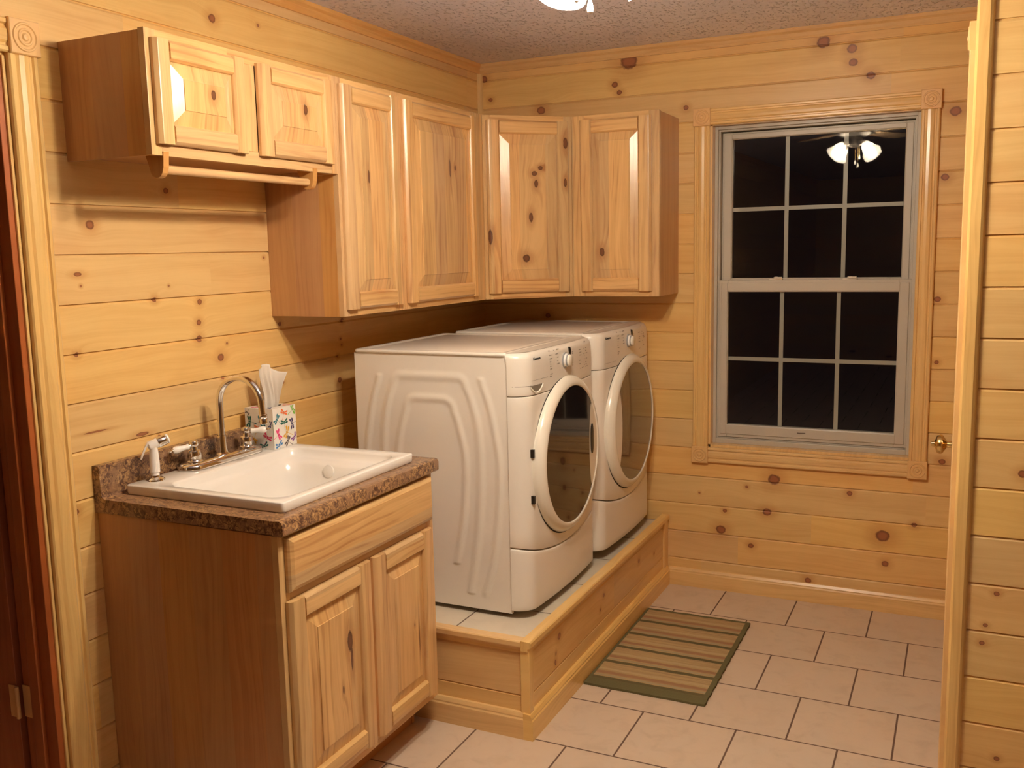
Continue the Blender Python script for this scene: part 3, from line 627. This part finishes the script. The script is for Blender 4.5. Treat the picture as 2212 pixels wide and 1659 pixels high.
ts = MB(); random.seed(4); nu, nv = 40, 22; grid = []
for j in range(nv+1):
    v = j/nv; row = []
    wd = .027+.014*v**1.5-.007*math.sin(v*math.pi)
    for i in range(nu+1):
        t_ = i/nu; a = (t_-.5)
        fold = math.sin(t_*13+v*1.4)*.0065*(1-.35*v)+math.sin(t_*29+v*5)*.0022
        py = cy_+a*2*wd+.002*v+.004*math.sin(v*6)
        px = cx_+fold+.020*(a*2)*(.4+v)+.010*v
        top = TZ1-.012+v*(.150+.012*math.sin(t_*5+.6)-.020*abs(a)*2)
        row.append((px+.012*(v**2)*math.cos(t_*5), py, top))
    grid.append(row)
ts.loops(grid, False)
# second fold leaning back-left
grid = []
for j in range(13):
    v = j/12; row = []
    for i in range(17):
        t_ = i/16; row.append((cx_-.012-.012*v+math.sin(t_*9+v)*.004, cy_-.040+.055*t_+.012*v, TZ1-.012+v*(.030+.120*t_**.7)))
    grid.append(row)
ts.loops(grid, False)
to = ts.build('tissue', M['tissue'], tb, smooth=True, sharp=180)
sm = to.modifiers.new('thickness', 'SOLIDIFY'); sm.thickness = .0004

# ------------------------------------------------------------------ platform
PX, PYN, PZ = .937, -1.579, .331
pf = thing('washer_platform', (.47, -.79, 0), 'raised pine platform with tiled top carrying the washer and dryer', 'platform')
MB().box(.003, .905, -1.547, -.003, .02, .300).build('tiled_top', M['tile2'], pf)
cap = MB(); cap.prism([(.905, .296), (.930, .296), (.930, .306), (.939, .308), (.941, .312), (.941, .326), (.938, .330), (.905, .331)], 1, PYN-.002, -.003)
cap2 = MB(); cap2.prism([(-1.547, .296), (-1.572, .296), (-1.572, .306), (-1.581, .308), (-1.583, .312), (-1.583, .326), (-1.580, .330), (-1.547, .331)], 0, .003, .905)
cap.build('cap_trim', M['trim_yx'], pf, bevel=.0008); cap2.build('cap_trim', M['trim_xy'], pf, bevel=.0008)
M['plat_y'] = wood('platform_boards_front', PINE, PINED, 1, 2, .148, -.01, [(-1.31, .245, .012), (-.86, .235, .008), (-.9, .19, .006), (-.42, .235, .010), (-1.34, .195, .008, .6), (-1.345, .165, .01, .7), (-.2, .2, .006), (-.75, .045, .01, 2)], rough=.35)
M['plat_x'] = wood('platform_boards_side', PINE, PINED, 0, 2, .148, -.01, (), rough=.35)
fp = MB(); zz = [.085, .1385, .283]
prof = [(.906, .02), (.926, .02), (.926, .136), (.922, .140), (.922, .142), (.926, .143), (.926, .278), (.922, .283), (.922, .2845), (.926, .2855), (.926, .300), (.906, .300)]
fp.prism(prof, 1, -1.568, -.003); fp.build('front_panel', M['plat_y'], pf)
MB().prism([(PYN+.011+(.926-x), z) if False else (-1.548-(x-.906), z) for x, z in prof], 0, .003, .905).build('side_panel', M['plat_x'], pf)
cpst = MB(); cpst.box(.902, .934, -1.577, -1.545, .02, .305); cpst.build('corner_post', M['trim_zy'], pf, bevel=.0015)
MB().box(.918, .934, -.062, -.003, .02, .305).build('end_post', M['trim_zy'], pf, bevel=.0015)
bb = [(.926, 0), (.946, 0), (.946, .066), (.943, .071), (.943, .076), (.936, .087), (.926, .089)]
bb = [(.912, 0), (.946, 0), (.946, .066), (.943, .071), (.943, .076), (.937, .087), (.912, .089)]
MB().prism(bb, 1, -1.586, -.017).build('base_moulding', M['trim_y'], pf)
MB().prism([(-1.552-(x-.912)-.0005, z) for x, z in bb], 0, .003, .9125).build('base_moulding', M['trim_x'], pf)

# ------------------------------------------------------------------ washer and dryer
k = N('white_enamel'); k.bsdf(Base_Color=(.80, .755, .68, 1), Roughness=.30, Coat_Weight=.25, Coat_Roughness=.15); M['enamel'] = k.m
M['enamel_ring'] = plain('cream_white_plastic', (.83, .79, .69), .22, coat=.4)
M['dark'] = plain('painted_ring_shade', (.03, .027, .025), .7)  # shade colour for the crescents round the machine doors
M['black'] = plain('black_plastic', (.012, .011, .011), .25)
M['grey'] = plain('grey_plastic', (.32, .33, .34), .3)
M['ink'] = plain('grey_print', (.17, .15, .13), .6)
M['inkd'] = plain('black_print', (.03, .03, .03), .5)
def dglass(name, col, rough, spec):
    k = N(name); k.bsdf(Base_Color=rgb(col), Roughness=rough, Specular_IOR_Level=spec, Coat_Weight=.6, Coat_Roughness=.03); return k.m
M['dg_w'] = dglass('dark_door_glass', (.012, .010, .010), .08, .5)
M['dg_d'] = dglass('smoky_door_glass', (.085, .065, .052), .10, .7)
def interp(pts, z):
    pts = sorted(pts)
    if z <= pts[0][0]: return pts[0][1]
    n = len(pts)
    for i in range(n-1):
        a, p1 = pts[i]; c, p2 = pts[i+1]
        if z <= c:
            m1 = (pts[i+1][1]-pts[max(i-1, 0)][1])/(pts[i+1][0]-pts[max(i-1, 0)][0]); m2 = (pts[min(i+2, n-1)][1]-p1)/(pts[min(i+2, n-1)][0]-a)
            h_ = c-a; t = (z-a)/h_
            return (2*t**3-3*t*t+1)*p1+(t**3-2*t*t+t)*h_*m1+(-2*t**3+3*t*t)*p2+(t**3-t*t)*h_*m2
    return pts[-1][1]
def machine(name, label, xb, xs, ya, W, zb, zt, glass, is_washer):
    """front faces +x. ya = near side y, xs = x of side panel front edge"""
    yb = ya+W; yc = (ya+yb)/2
    root = thing(name, (xs-.3, yc, zb), label, 'washing machine' if is_washer else 'dryer')
    # body: back, bottom, far side, top shell
    bd = MB(); bd.box(xb, xs-.002, ya+.009, yb-.004, zb, zt-.014)
    bd.box(xs-.004, xs+.022, ya+.012, yb-.012, zb+.02, zt-.02)
    bd.build('body', M['enamel'], root, bevel=.003)
    # embossed near side panel
    nx, nz = 150, 200; xa, xz = xb, xs; rows = []
    cxs = (xb+.005+xs)/2
    r4 = [(.45, .085), (.55, .108), (.69, .130), (.855, .136), (.98, .110), (1.055, .084), (1.2, .08)]
    r2 = [(.38, .145), (.53, .172), (.70, .190), (.86, .195), (.99, .183), (1.08, .157), (1.132, .130), (1.2, .12)]
    r3 = [(.36, .198), (.50, .238), (.67, .260), (.84, .268), (.955, .252), (1.05, .232), (1.125, .206), (1.2, .195)]
    zo = zt-1.225
    def ridge(d, wd): 
        t = abs(d)/wd
        return 0 if t >= 1 else (math.cos(t*math.pi)+1)/2
    def hgt(x, z):
        z = z-zo; ax = abs(x-cxs); h = 0
        def arch(prof, ztop, zbot, rad):
            hw = interp(prof, z)
            hx = ax-hw; hz = z-ztop
            # signed distance to rounded arch outline
            if z > ztop-rad and ax > interp(prof, ztop-rad)-rad:
                cx0 = interp(prof, ztop-rad)-rad; d = math.hypot(ax-cx0, z-(ztop-rad))-rad
            else: d = max(hx, hz)
            if z < zbot: return 99
            return d
        d4 = arch(r4, 1.060, .47, .045); d2 = arch(r2, 1.137, .37, .035)
        h = max(h, ridge(d4, .022)); h = max(h, ridge(d2, .024))
        if .36 < z < 1.142:
            h = max(h, ridge(ax-interp(r3, z), .021)*min(1, (1.142-z)/.01, (z-.36)/.02))
        if z < .47: pass
        return h*.0042
    for j in range(nz+1):
        z = zb+(zt-.013-zb)*j/nz
        rows.append([(xa+(xz-xa)*i/nx, ya+.0065-hgt(xa+(xz-xa)*i/nx, z), z) for i in range(nx+1)])
    rows.insert(0, [(p[0], ya+.02, zb) for p in rows[0]])
    rows.append([(p[0], ya+.02, zt-.013) for p in rows[-1]])
    sp_ = MB(); sp_.loops(rows, False); 
    sp_.add([(xz, ya+.0065, zb), (xz, ya+.0065, zt-.013), (xz, ya+.02, zt-.013), (xz, ya+.02, zb)], [(0, 1, 2, 3)])
    sp_.build('side_panel', M['enamel'], root, smooth=True, sharp=50)
    # top
    tp = MB()
    def rc(i, z, xf=xs-.0): return rrect(xb+i, xf-i, ya+i, yb-i, .018-min(i, .012), z, 5)
    tp.loops([rc(.004, zt-.0125), rc(0, zt-.010), rc(0, zt-.004), rc(.004, zt), rc(.022, zt), rc(.026, zt-.004), rc(.045, zt-.004), rc(.050, zt-.001)], True, True, True)
    tp.build('top_panel', M['enamel'], root, smooth=True, sharp=60)
    # front shell cross-section: (y, x)
    def sect(z, drop=0.0):
        pts = []; n = 12; R = .058; xf = xs+.068
        for i in range(n+1):
            a = math.radians(180-90*i/n); pts.append((ya+R+R*math.cos(a), xs+.001+(.066)*math.sin(a)))
        m = 24
        core = [(ya+R+(W-2*R)*i/m, 0) for i in range(1, m)]
        pts2 = []
        for y, _ in core: pts2.append((y, xs+.067))
        pts += pts2
        for i in range(n+1):
            a = math.radians(90-90*i/n); pts.append((yb-R+R*math.cos(a), xs+.001+.066*math.sin(a)))
        out = []
        for y, x in pts:
            t = (y-yc)/(W/2); bul = .016*max(0, 1-t*t)
            tz = max(0, (z-(zt-.05))/.05)
            out.append((y, x+bul-drop-.010*tz**2))
        return out
    def shell(nm, zf0, zf1, mat, r0=.004, r1=.004, parent=root, cut=None):
        rows = []
        base_ = sect(.5)
        zs = [0, .02, .06, .15, .3, .5, .7, .85, .94, .98, 1]
        def row(zfun, ins):
            s_ = sect(.5); out = []
            for (y, x) in s_:
                z = zfun(y); tz = max(0, (z-(zt-.05))/.05); xx = x-.010*tz**2
                # inset towards the body centre
                vy, vx = (yc-y), -(x-xs); yy = y
                if ins:
                    k_ = ins/ (W/2); yy = y+(yc-y)*k_*.9; xx = xx-ins*min(1, (x-xs)/.05)
                out.append((xx, yy, z))
            return out
        rows.append(row(lambda y: zf0(y), .012)); rows.append(row(lambda y: zf0(y), r0)); rows.append(row(lambda y: zf0(y)+r0*.3, r0*.3)); rows.append(row(lambda y: zf0(y)+r0, 0))
        for t in (.1, .25, .4, .55, .7, .82, .9, .95): rows.append(row(lambda y, t=t: zf0(y)+r0+(zf1(y)-zf0(y)-r0-r1)*t, 0))
        rows.append(row(lambda y: zf1(y)-r1, 0)); rows.append(row(lambda y: zf1(y)-r1*.3, r1*.3)); rows.append(row(lambda y: zf1(y), r1)); rows.append(row(lambda y: zf1(y), .012))
        mb = MB(); mb.loops(rows, False)
        return mb if mat is None else mb.build(nm, mat, parent, smooth=True, sharp=45)
    zc1 = 1.078+zo; kick = lambda y: .503+zo+.47*(y-yc)**2
    cpn = shell('control_panel', lambda y: zc1+.0012, lambda y: zt, None, .0025, .016)
    # lid between shell and top
    lid = MB(); s_ = sect(.5); ring0 = [(x-.012-.010, yc+(y-yc)*.975, zt-.0005) for y, x in s_]
    lid.add([(xs-.002, ya+.01, zt-.0005), (xs-.002, yb-.01, zt-.0005)]+ring0[::-1], [tuple(range(2+len(ring0)))])
    lid.build('top_cap', M['enamel'], root)
    shell('front_panel', lambda y: kick(y)+.0022, lambda y: zc1-.0012, M['enamel'], .004, .0025)
    shell('kick_panel', lambda y: zb+.012, lambda y: kick(y)-.0022, M['enamel'], .005, .005)
    # door
    zd = .826+zo; XF = xs+.080; R = .2865
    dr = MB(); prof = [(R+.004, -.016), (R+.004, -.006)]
    for t0_, t1_ in ((97, 158), (203, 268)):  # painted shade: dark crescents laid on the shell along the door ring
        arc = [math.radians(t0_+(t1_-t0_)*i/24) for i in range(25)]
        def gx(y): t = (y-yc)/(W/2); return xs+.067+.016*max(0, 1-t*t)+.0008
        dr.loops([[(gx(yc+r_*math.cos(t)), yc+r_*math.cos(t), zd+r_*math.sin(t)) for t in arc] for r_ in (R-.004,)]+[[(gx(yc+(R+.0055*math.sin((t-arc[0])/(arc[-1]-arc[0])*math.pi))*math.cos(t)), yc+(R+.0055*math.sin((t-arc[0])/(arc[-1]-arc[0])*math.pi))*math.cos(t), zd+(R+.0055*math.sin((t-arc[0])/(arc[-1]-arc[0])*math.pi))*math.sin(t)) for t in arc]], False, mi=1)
    dr.lathe((XF, yc, zd), (1, 0, 0), [(R, -.02), (R, .000), (R-.001, .006), (R-.005, .014), (R-.013, .022), (R-.024, .0275), (R-.033, .029), (R-.036, .028), (R-.038, .024)], 96, 0, cap0=False, cap1=False)
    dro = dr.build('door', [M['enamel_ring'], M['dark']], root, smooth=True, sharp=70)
    RG = R-.0375; sgn = 1 if is_washer else -1
    notch_c, notch_r = (.155+.50 if is_washer else .172+.60), (.50 if is_washer else .60)
    def rb(a):
        c_, s_ = math.cos(a), math.sin(a)
        # ray from centre hits notch circle at distance
        B_ = c_*notch_c; disc = B_*B_-(notch_c**2-notch_r**2)
        if disc > 0:
            r_ = B_-math.sqrt(disc)
            if 0 < r_ < RG: return r_
        return RG
    na = 144; rings = [[] for _ in range(7)]
    def dome(r): return XF+.025+.006*(1-(r/RG)**2)
    for i in range(na):
        a = 2*math.pi*i/na; r_ = rb(a)
        for q in range(7):
            rr_ = r_*max(q/6, .01); rings[q].append((dome(rr_), yc+sgn*rr_*math.cos(a), zd+rr_*math.sin(a)))
    gm = MB(); gm.loops(rings, True, True); gm.build('door_glass', glass, dro, smooth=True, sharp=180)
    # filler plate at the grip side
    idx = [i for i in range(-na//2, na//2) if rb(2*math.pi*i/na) < RG-1e-6]
    rows = []
    for q in range(6):
        row = []
        for i in idx:
            a = 2*math.pi*i/na; r0_ = rb(a); rr_ = r0_+(RG-r0_)*q/5
            row.append((dome(rr_)+.0002, yc+sgn*rr_*math.cos(a), zd+rr_*math.sin(a)))
        rows.append(row)
    fl = MB(); fl.loops(rows, False); fl.build('grip_plate', M['enamel_ring'], dro, smooth=True, sharp=180)
    if is_washer:
      gp = MB(); gp.loops([[ (XF+.0290+d, yy, z_) for _, yy, z_ in [(0, yc+sgn*(.182+.014*math.cos(t)*k_), zd+.022+.058*math.copysign(abs(math.sin(t))**.6, math.sin(t))*k_) for t in [2*math.pi*i/28 for i in range(28)]]] for k_, d in ((1, 0), (1, .002), (.8, .0025))], True, False, True)
      gp.build('grip_recess', M['black'], dro)
    if is_washer:
        for dz in (.056, -.105):
            hm = MB(); hm.box(XF-.014, XF-.001, yc-R-.006, yc-R+.0035, zd+dz-.014, zd+dz+.014); hm.build('hinge_slot', M['black'], dro)
    # controls
    XC = XF+.0006
    def frontx(y, z):
        t = (y-yc)/(W/2); tz = max(0, (z-(zt-.05))/.05); return xs+.067+.016*max(0, 1-t*t)-.010*tz*tz
    ky, kz = yc-.014, 1.170+zo
    dk = MB(); fx = frontx(ky, kz); dk.lathe((fx-.004, ky, kz), (1, 0, 0), [(.0285, 0), (.0285, .006), (.0265, .0075), (.024, .008)], 40)
    dko = dk.build('dial', M['grey'], root, smooth=True, sharp=40)
    dk = MB(); dk.lathe((fx, ky, kz), (1, 0, 0), [(.0240, 0), (.0235, .010), (.0225, .011)], 40, cap0=False); dk.build('dial_skirt', plain('white_plastic', (.88, .87, .85), .25), dko, smooth=True, sharp=40)
    dk = MB(); dk.lathe((fx+.0108, ky, kz), (1, 0, 0), [(.0225, 0), (.0230, .001), (.0230, .0045), (.0215, .005)], 40); dk.build('dial_ring', M['grey'], dko, smooth=True, sharp=40)
    dk = MB(); dk.lathe((fx+.0157, ky, kz), (1, 0, 0), [(.0205, 0), (.0200, .007), (.0175, .009)], 40); dk.build('dial_cap', M['enamel_ring'], dko, smooth=True, sharp=40)
    ds = MB(); oy, oz = yc+.036, 1.196+zo
    ds.loops([[(frontx(oy, oz)+d, oy+.0105*k_*math.cos(t), oz+.0165*k_*math.sin(t)) for t in [2*math.pi*i/28 for i in range(28)]] for k_, d in ((1, -.006), (1, .0012), (.9, .0016))], True, False, True)
    ds.build('display', M['black'], root)
    # printed marks: small dashes
    pm = cpn; random.seed(7 if is_washer else 9)
    def dash(y, z, wd, h=.0016):
        ys = [y, y+wd/2, y+wd]
        for i in range(2):
            a, b_ = ys[i], ys[i+1]
            pm.add([(frontx(a, z)+.0006, a, z), (frontx(b_, z)+.0006, b_, z), (frontx(b_, z+h)+.0006, b_, z+h), (frontx(a, z+h)+.0006, a, z+h)], [(0, 1, 2, 3)], 1)
    def word(y, z, wd, h=.0034):
        p_ = y
        while p_ < y+wd:
            l_ = random.uniform(.0012, .003); dash(p_, z, min(l_, y+wd-p_), h*random.uniform(.7, 1)); p_ += l_+.0009
    Lx = yc-.145
    for z, wd in ((1.214, .012), (1.199, .020), (1.187, .020), (1.176, .010), (1.168, .008), (1.160, .010), (1.151, .018), (1.133, .020), (1.125, .014)): word(Lx+random.uniform(-.002, .002), z+zo, wd)
    for y, z, wd in ((-.105, 1.212, .006), (-.078, 1.213, .022), (-.095, 1.198, .024), (-.085, 1.186, .014), (-.085, 1.174, .010), (-.085, 1.163, .020)): word(yc+y, z+zo, wd)
    for y, z, wd in ((.055, 1.190, .012), (.055, 1.184, .010), (.060, 1.158, .006), (.055, 1.150, .010), (.055, 1.142, .010), (.040, 1.155, .012)): word(yc+y, z+zo, wd)
    nR = 1 if is_washer else .6
    for z in (1.214, 1.190, 1.180, 1.170, 1.163, 1.150, 1.137, 1.128):
        for y, wd in ((.130, .030), (.185, .010), (.205, .020)):
            if random.random() < .8*nR: word(yc+y+random.uniform(-.004, .004), z+zo, wd*random.uniform(.5, 1))
    for i in range(5 if is_washer else 2): word(yc+.14+.02*i, 1.120+zo, .008, .0035)
    word(ya+.045, 1.128+zo if is_washer else 1.10+zo, .12, .0013)
    ln = cpn
    for (y, z0_, z1_) in ((yc+.105, 1.085+zo, 1.212+zo),):
        ln.add([(frontx(y, z0_)+.0005, y, z0_), (frontx(y, z0_)+.0005, y+.001, z0_), (frontx(y, z1_)+.0005, y+.001, z1_), (frontx(y, z1_)+.0005, y, z1_)], [(0, 1, 2, 3)], 3)
    # maker's name
    cu = bpy.data.curves.new('n', 'FONT'); cu.body = 'Kenmore'; cu.size = .0135; cu.extrude = .0003; cu.offset = .0003
    to = bpy.data.objects.new('t', cu); C.objects.link(to); dg = bpy.context.evaluated_depsgraph_get(); me = bpy.data.meshes.new_from_object(to.evaluated_get(dg)); bpy.data.objects.remove(to)
    lm = cpn; y_, z_ = ya+.064, 1.196+zo
    lm.add([(frontx(y_+v.co.x, z_)+.0004+v.co.z, y_+v.co.x, z_+v.co.y) for v in me.vertices], [tuple(p.vertices) for p in me.polygons], 2)
    cpn.build('control_panel', [M['enamel'], M['ink'], M['inkd'], plain('pale_line', (.66, .62, .55), .5)], root, smooth=True, sharp=45)
    if is_washer:
        # dispenser drawer grip and seams
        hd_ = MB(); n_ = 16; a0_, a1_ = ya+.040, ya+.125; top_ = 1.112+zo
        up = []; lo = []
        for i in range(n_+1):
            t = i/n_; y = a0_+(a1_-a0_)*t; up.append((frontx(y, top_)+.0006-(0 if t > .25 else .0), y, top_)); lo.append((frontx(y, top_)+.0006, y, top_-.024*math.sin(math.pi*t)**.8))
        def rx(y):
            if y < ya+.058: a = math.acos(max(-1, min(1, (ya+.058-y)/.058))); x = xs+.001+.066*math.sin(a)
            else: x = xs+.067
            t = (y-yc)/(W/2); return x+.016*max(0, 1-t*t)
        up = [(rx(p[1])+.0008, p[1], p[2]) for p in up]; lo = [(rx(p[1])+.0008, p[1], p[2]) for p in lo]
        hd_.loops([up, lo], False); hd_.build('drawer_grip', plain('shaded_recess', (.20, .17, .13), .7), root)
        li = MB(); lip = [[(rx(p[1])+.0008+dx, p[1], p[2]+dz) for p in lo] for dx, dz in ((0, .001), (.003, -.001), (.003, -.005), (0, -.008))]
        li.loops(lip, False); li.build('drawer_lip', M['enamel_ring'], root, smooth=True)
        sm_ = MB(); pts = []
        for i in range(13): y = ya+.002+(.045)*i/12; pts.append((rx(y)+.0004, y))
        sm_.loops([[(x, y, z) for x, y in pts] for z in (1.1115+zo, 1.113+zo)], False); sm_.build('drawer_seam', M['ink'], root)
    # feet
    for fx_, fy_ in ((xs-.05, ya+.05), (xs-.05, yb-.05), (xb+.05, ya+.05), (xb+.05, yb-.05)):
        MB().lathe((fx_, fy_, .3003), (0, 0, 1), [(.02, 0), (.02, .008), (.009, .010), (.009, zb-.3003)], 20).build('foot', plain('tan_rubber', (.25, .16, .10), .7), root, smooth=True, sharp=40)
    return root
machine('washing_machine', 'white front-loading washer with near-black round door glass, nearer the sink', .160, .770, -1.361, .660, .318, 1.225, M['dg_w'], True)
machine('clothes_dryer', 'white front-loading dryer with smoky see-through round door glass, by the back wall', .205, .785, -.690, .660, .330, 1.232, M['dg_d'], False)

# ------------------------------------------------------------------ rug
k = N('striped_rug'); pos = k.n('ShaderNodeNewGeometry').outputs['Position']; spx = k.n('ShaderNodeSeparateXYZ', {0: pos}).outputs
ny = k.noise(k.xyz(k.ma('MULTIPLY', spx[0], 3.0), k.ma('MULTIPLY', spx[1], 120.0), 0.0), 1.0, 2.0)
n_t = k.noise(k.xyz(k.ma('MULTIPLY', spx[0], 160.0), k.ma('MULTIPLY', spx[1], 160.0), 0.0), 1.0, 2.0)
# repeat 0.1415 m from far end band
f = k.ma('FRACT', k.ma('DIVIDE', k.ma('SUBTRACT', -.377, spx[1]), .1420))
col = k.mix(k.ramp(ny, .35, .65), (.46, .32, .15), (.36, .24, .12))
col = k.mix(k.ramp(k.ma('ABSOLUTE', k.ma('SUBTRACT', f, .42)), .03, .09, .7, 0.0), col, (.50, .38, .20))
col = k.mix(k.ramp(k.ma('ABSOLUTE', k.ma('SUBTRACT', f, .62)), .04, .10, .75, 0.0), col, (.30, .13, .07))
col = k.mix(k.ramp(k.ma('ABSOLUTE', k.ma('SUBTRACT', f, .79)), .02, .05, .7, 0.0), col, (.33, .30, .19))
col = k.mix(k.ramp(f, .855, .885), col, (.10, .085, .035))
col = k.mix(k.ramp(f, .0, .03, 1.0, 0.0), col, (.10, .085, .035))
# end bands and side binding
e1 = k.ramp(spx[1], -1.086, -1.090); e2 = k.ramp(spx[1], -.383, -.380); e3 = k.ramp(spx[0], 1.372, 1.374); e4 = k.ramp(spx[0], .962, .960)
ed = k.ma('MAXIMUM', k.ma('MAXIMUM', k.ramp(spx[1], -1.090, -1.086, 1.0, 0.0), e2), k.ma('MAXIMUM', e3, k.ramp(spx[0], .958, .960, 1.0, 0.0)))
col = k.mix(ed, col, (.115, .105, .045))
col = k.mix(k.ma('MULTIPLY', n_t, .35), col, (.2, .16, .09))
bp_ = k.n('ShaderNodeBump', {'Height': k.ma('ADD', ny, n_t), 'Strength': .5, 'Distance': .002})
k.bsdf(Base_Color=col, Roughness=.95, Normal=bp_.outputs[0], Specular_IOR_Level=.1)
rg_ = MB(); rx0, rx1, ry0, ry1 = .949, 1.391, -1.143, -.364; rows = []; random.seed(2)
for j in range(41):
    y = ry0+(ry1-ry0)*j/40; rows.append([(rx0+(rx1-rx0)*i/24+.0015*math.sin(j*1.7)*(1 if i == 24 else 0), y+.001*math.sin(i*.8), .0085+.0006*math.sin(i*1.1+j*.7)) for i in range(25)])
top = rows; 
rg_.loops(top, False)
per = [top[0][i] for i in range(25)]+[top[j][24] for j in range(1, 41)]+[top[40][i] for i in range(23, -1, -1)]+[top[j][0] for j in range(39, 0, -1)]
rg_.loops([per, [(x+(.0015 if x > 1.17 else -.0), y, .003) for x, y, z in per], [(x, y, .0002) for x, y, z in per]], True, False, True)
tag(rg_.build('rug', k.m, smooth=True, sharp=50), 'olive and tan striped rug on the tile floor beside the platform', 'rug')

# ------------------------------------------------------------------ ceiling fan with lights (partly above the frame, seen mirrored in the window)
FX, FY = 1.37, -2.18
fan = thing('ceiling_fan', (FX, FY, H), 'ceiling fan with four lit tulip shades, mirrored in the dark window', 'ceiling fan')
M['pewter'] = plain('antique_pewter', (.30, .26, .22), .35, .8)
MB().lathe((FX, FY, H-.085), (0, 0, -1), [(.075, 0), (.075, .012), (.05, .03), (.10, .034), (.112, .045), (.112, .085), (.085, .10), (.05, .104)], 40).build('motor', M['pewter'], fan, smooth=True, sharp=50)
DZ = .085
MB().lathe((FX, FY, H), (0, 0, -1), [(.06, 0), (.055, .02), (.012, .035), (.012, DZ+.01)], 32).build('downrod', M['pewter'], fan, smooth=True, sharp=50)
MB().lathe((FX, FY, H-.103-DZ), (0, 0, -1), [(.042, 0), (.045, .01), (.045, .05), (.03, .062), (.012, .068)], 32).build('light_kit', M['pewter'], fan, smooth=True, sharp=50)
bmat = wood('fan_blade_oak', (.55, .36, .2), (.4, .24, .12), 0, 1, vary=.05)
for i in range(5):
    a = math.radians(8+72*i); ca_, sa_ = math.cos(a), math.sin(a)
    def T(r, t, z): return (FX+r*ca_-t*sa_, FY+r*sa_+t*ca_, z)
    bl = MB(); out = [(.15, -.045), (.20, -.055), (.50, -.066), (.545, -.05), (.56, 0), (.545, .05), (.50, .066), (.20, .055), (.15, .045)]
    bl.loops([[T(r, t, H-.155+.10*t) for r, t in out], [T(r, t, H-.149+.10*t) for r, t in out]], True, True, True)
    bo = bl.build('blade', bmat, fan)
    br = MB(); br.loops([[T(r, t, z) for r, t, z in ((.09, -.018, H-.163), (.09, .018, H-.163), (.19, .03, H-.159), (.19, -.03, H-.159))], [T(r, t, z) for r, t, z in ((.09, -.018, H-.158), (.09, .018, H-.158), (.19, .03, H-.1555), (.19, -.03, H-.1555))]], True, True, True)
    br.build('blade_iron', M['pewter'], bo)
k = N('frosted_shade_glass'); df_ = k.n('ShaderNodeBsdfTranslucent', {'Color': (.85, .80, .72, 1)}); d2_ = k.n('ShaderNodeBsdfDiffuse', {'Color': (.85, .82, .76, 1)})
t3 = k.n('ShaderNodeBsdfTransparent', {'Color': (1, 1, 1, 1)})
m1 = k.n('ShaderNodeMixShader', {0: .3, 1: df_.outputs[0], 2: d2_.outputs[0]}); m2 = k.n('ShaderNodeMixShader', {0: .25, 1: m1.outputs[0], 2: t3.outputs[0]}); k.t.links.new(m2.outputs[0], k.out.inputs[0]); M['shade'] = k.m
k = N('lit_bulb'); em = k.n('ShaderNodeEmission', {'Color': (*LIGHTCOL, 1), 'Strength': BULB}); k.t.links.new(em.outputs[0], k.out.inputs[0]); M['bulb'] = k.m
for i in range(4):
    a = math.radians(40+90*i); dv = Vector((math.cos(a)*.72, math.sin(a)*.72, -.70)).normalized()
    c0 = Vector((FX, FY, H-.135-DZ))+Vector((math.cos(a), math.sin(a), 0))*.04
    arm = MB(); arm.tube([c0, c0+Vector((math.cos(a), math.sin(a), 0))*.018, c0+Vector((math.cos(a), math.sin(a), 0))*.03+dv*.012], .008, 12)
    s0 = c0+Vector((math.cos(a), math.sin(a), 0))*.03+dv*.012
    arm.lathe(s0, dv, [(.014, 0), (.022, .006), (.022, .024)], 20)
    ao = arm.build('lamp_arm', M['pewter'], fan, smooth=True)
    sh = MB(); sh.lathe(s0, dv, [(.020, .012), (.028, .026), (.036, .045), (.041, .065), (.046, .085), (.056, .100), (.060, .104)], 36, cap0=False, cap1=False)
    sh.build('lamp_shade', M['shade'], ao, smooth=True)
    bu = MB(); bu.lathe(s0, dv, [(.010, .026), (.014, .036), (.024, .056), (.029, .076), (.029, .088), (.023, .104), (.012, .114), (.0, .117)], 24)
    bu.build('light_bulb', M['bulb'], ao, smooth=True)
for (px, py, zb_, zt_) in ((1.391, -2.190, 2.06, H-.25), (FX+.0, FY-.035, 2.02+.06, H-.25), (FX+.03, FY-.01, 2.11, H-.25)):
    pc = MB(); pc.tube([(px, py, zb_+.028), (px, py, (zb_+zt_)/2), (px, py, zt_)], .0011, 6)
    po = pc.build('pull_chain', M['brass'], fan)
    MB().lathe((px, py, zb_+.030), (0, 0, -1), [(.002, 0), (.005, .008), (.0075, .020), (.006, .027), (.002, .030)], 18).build('pull_knob', M['porc'], po, smooth=True)
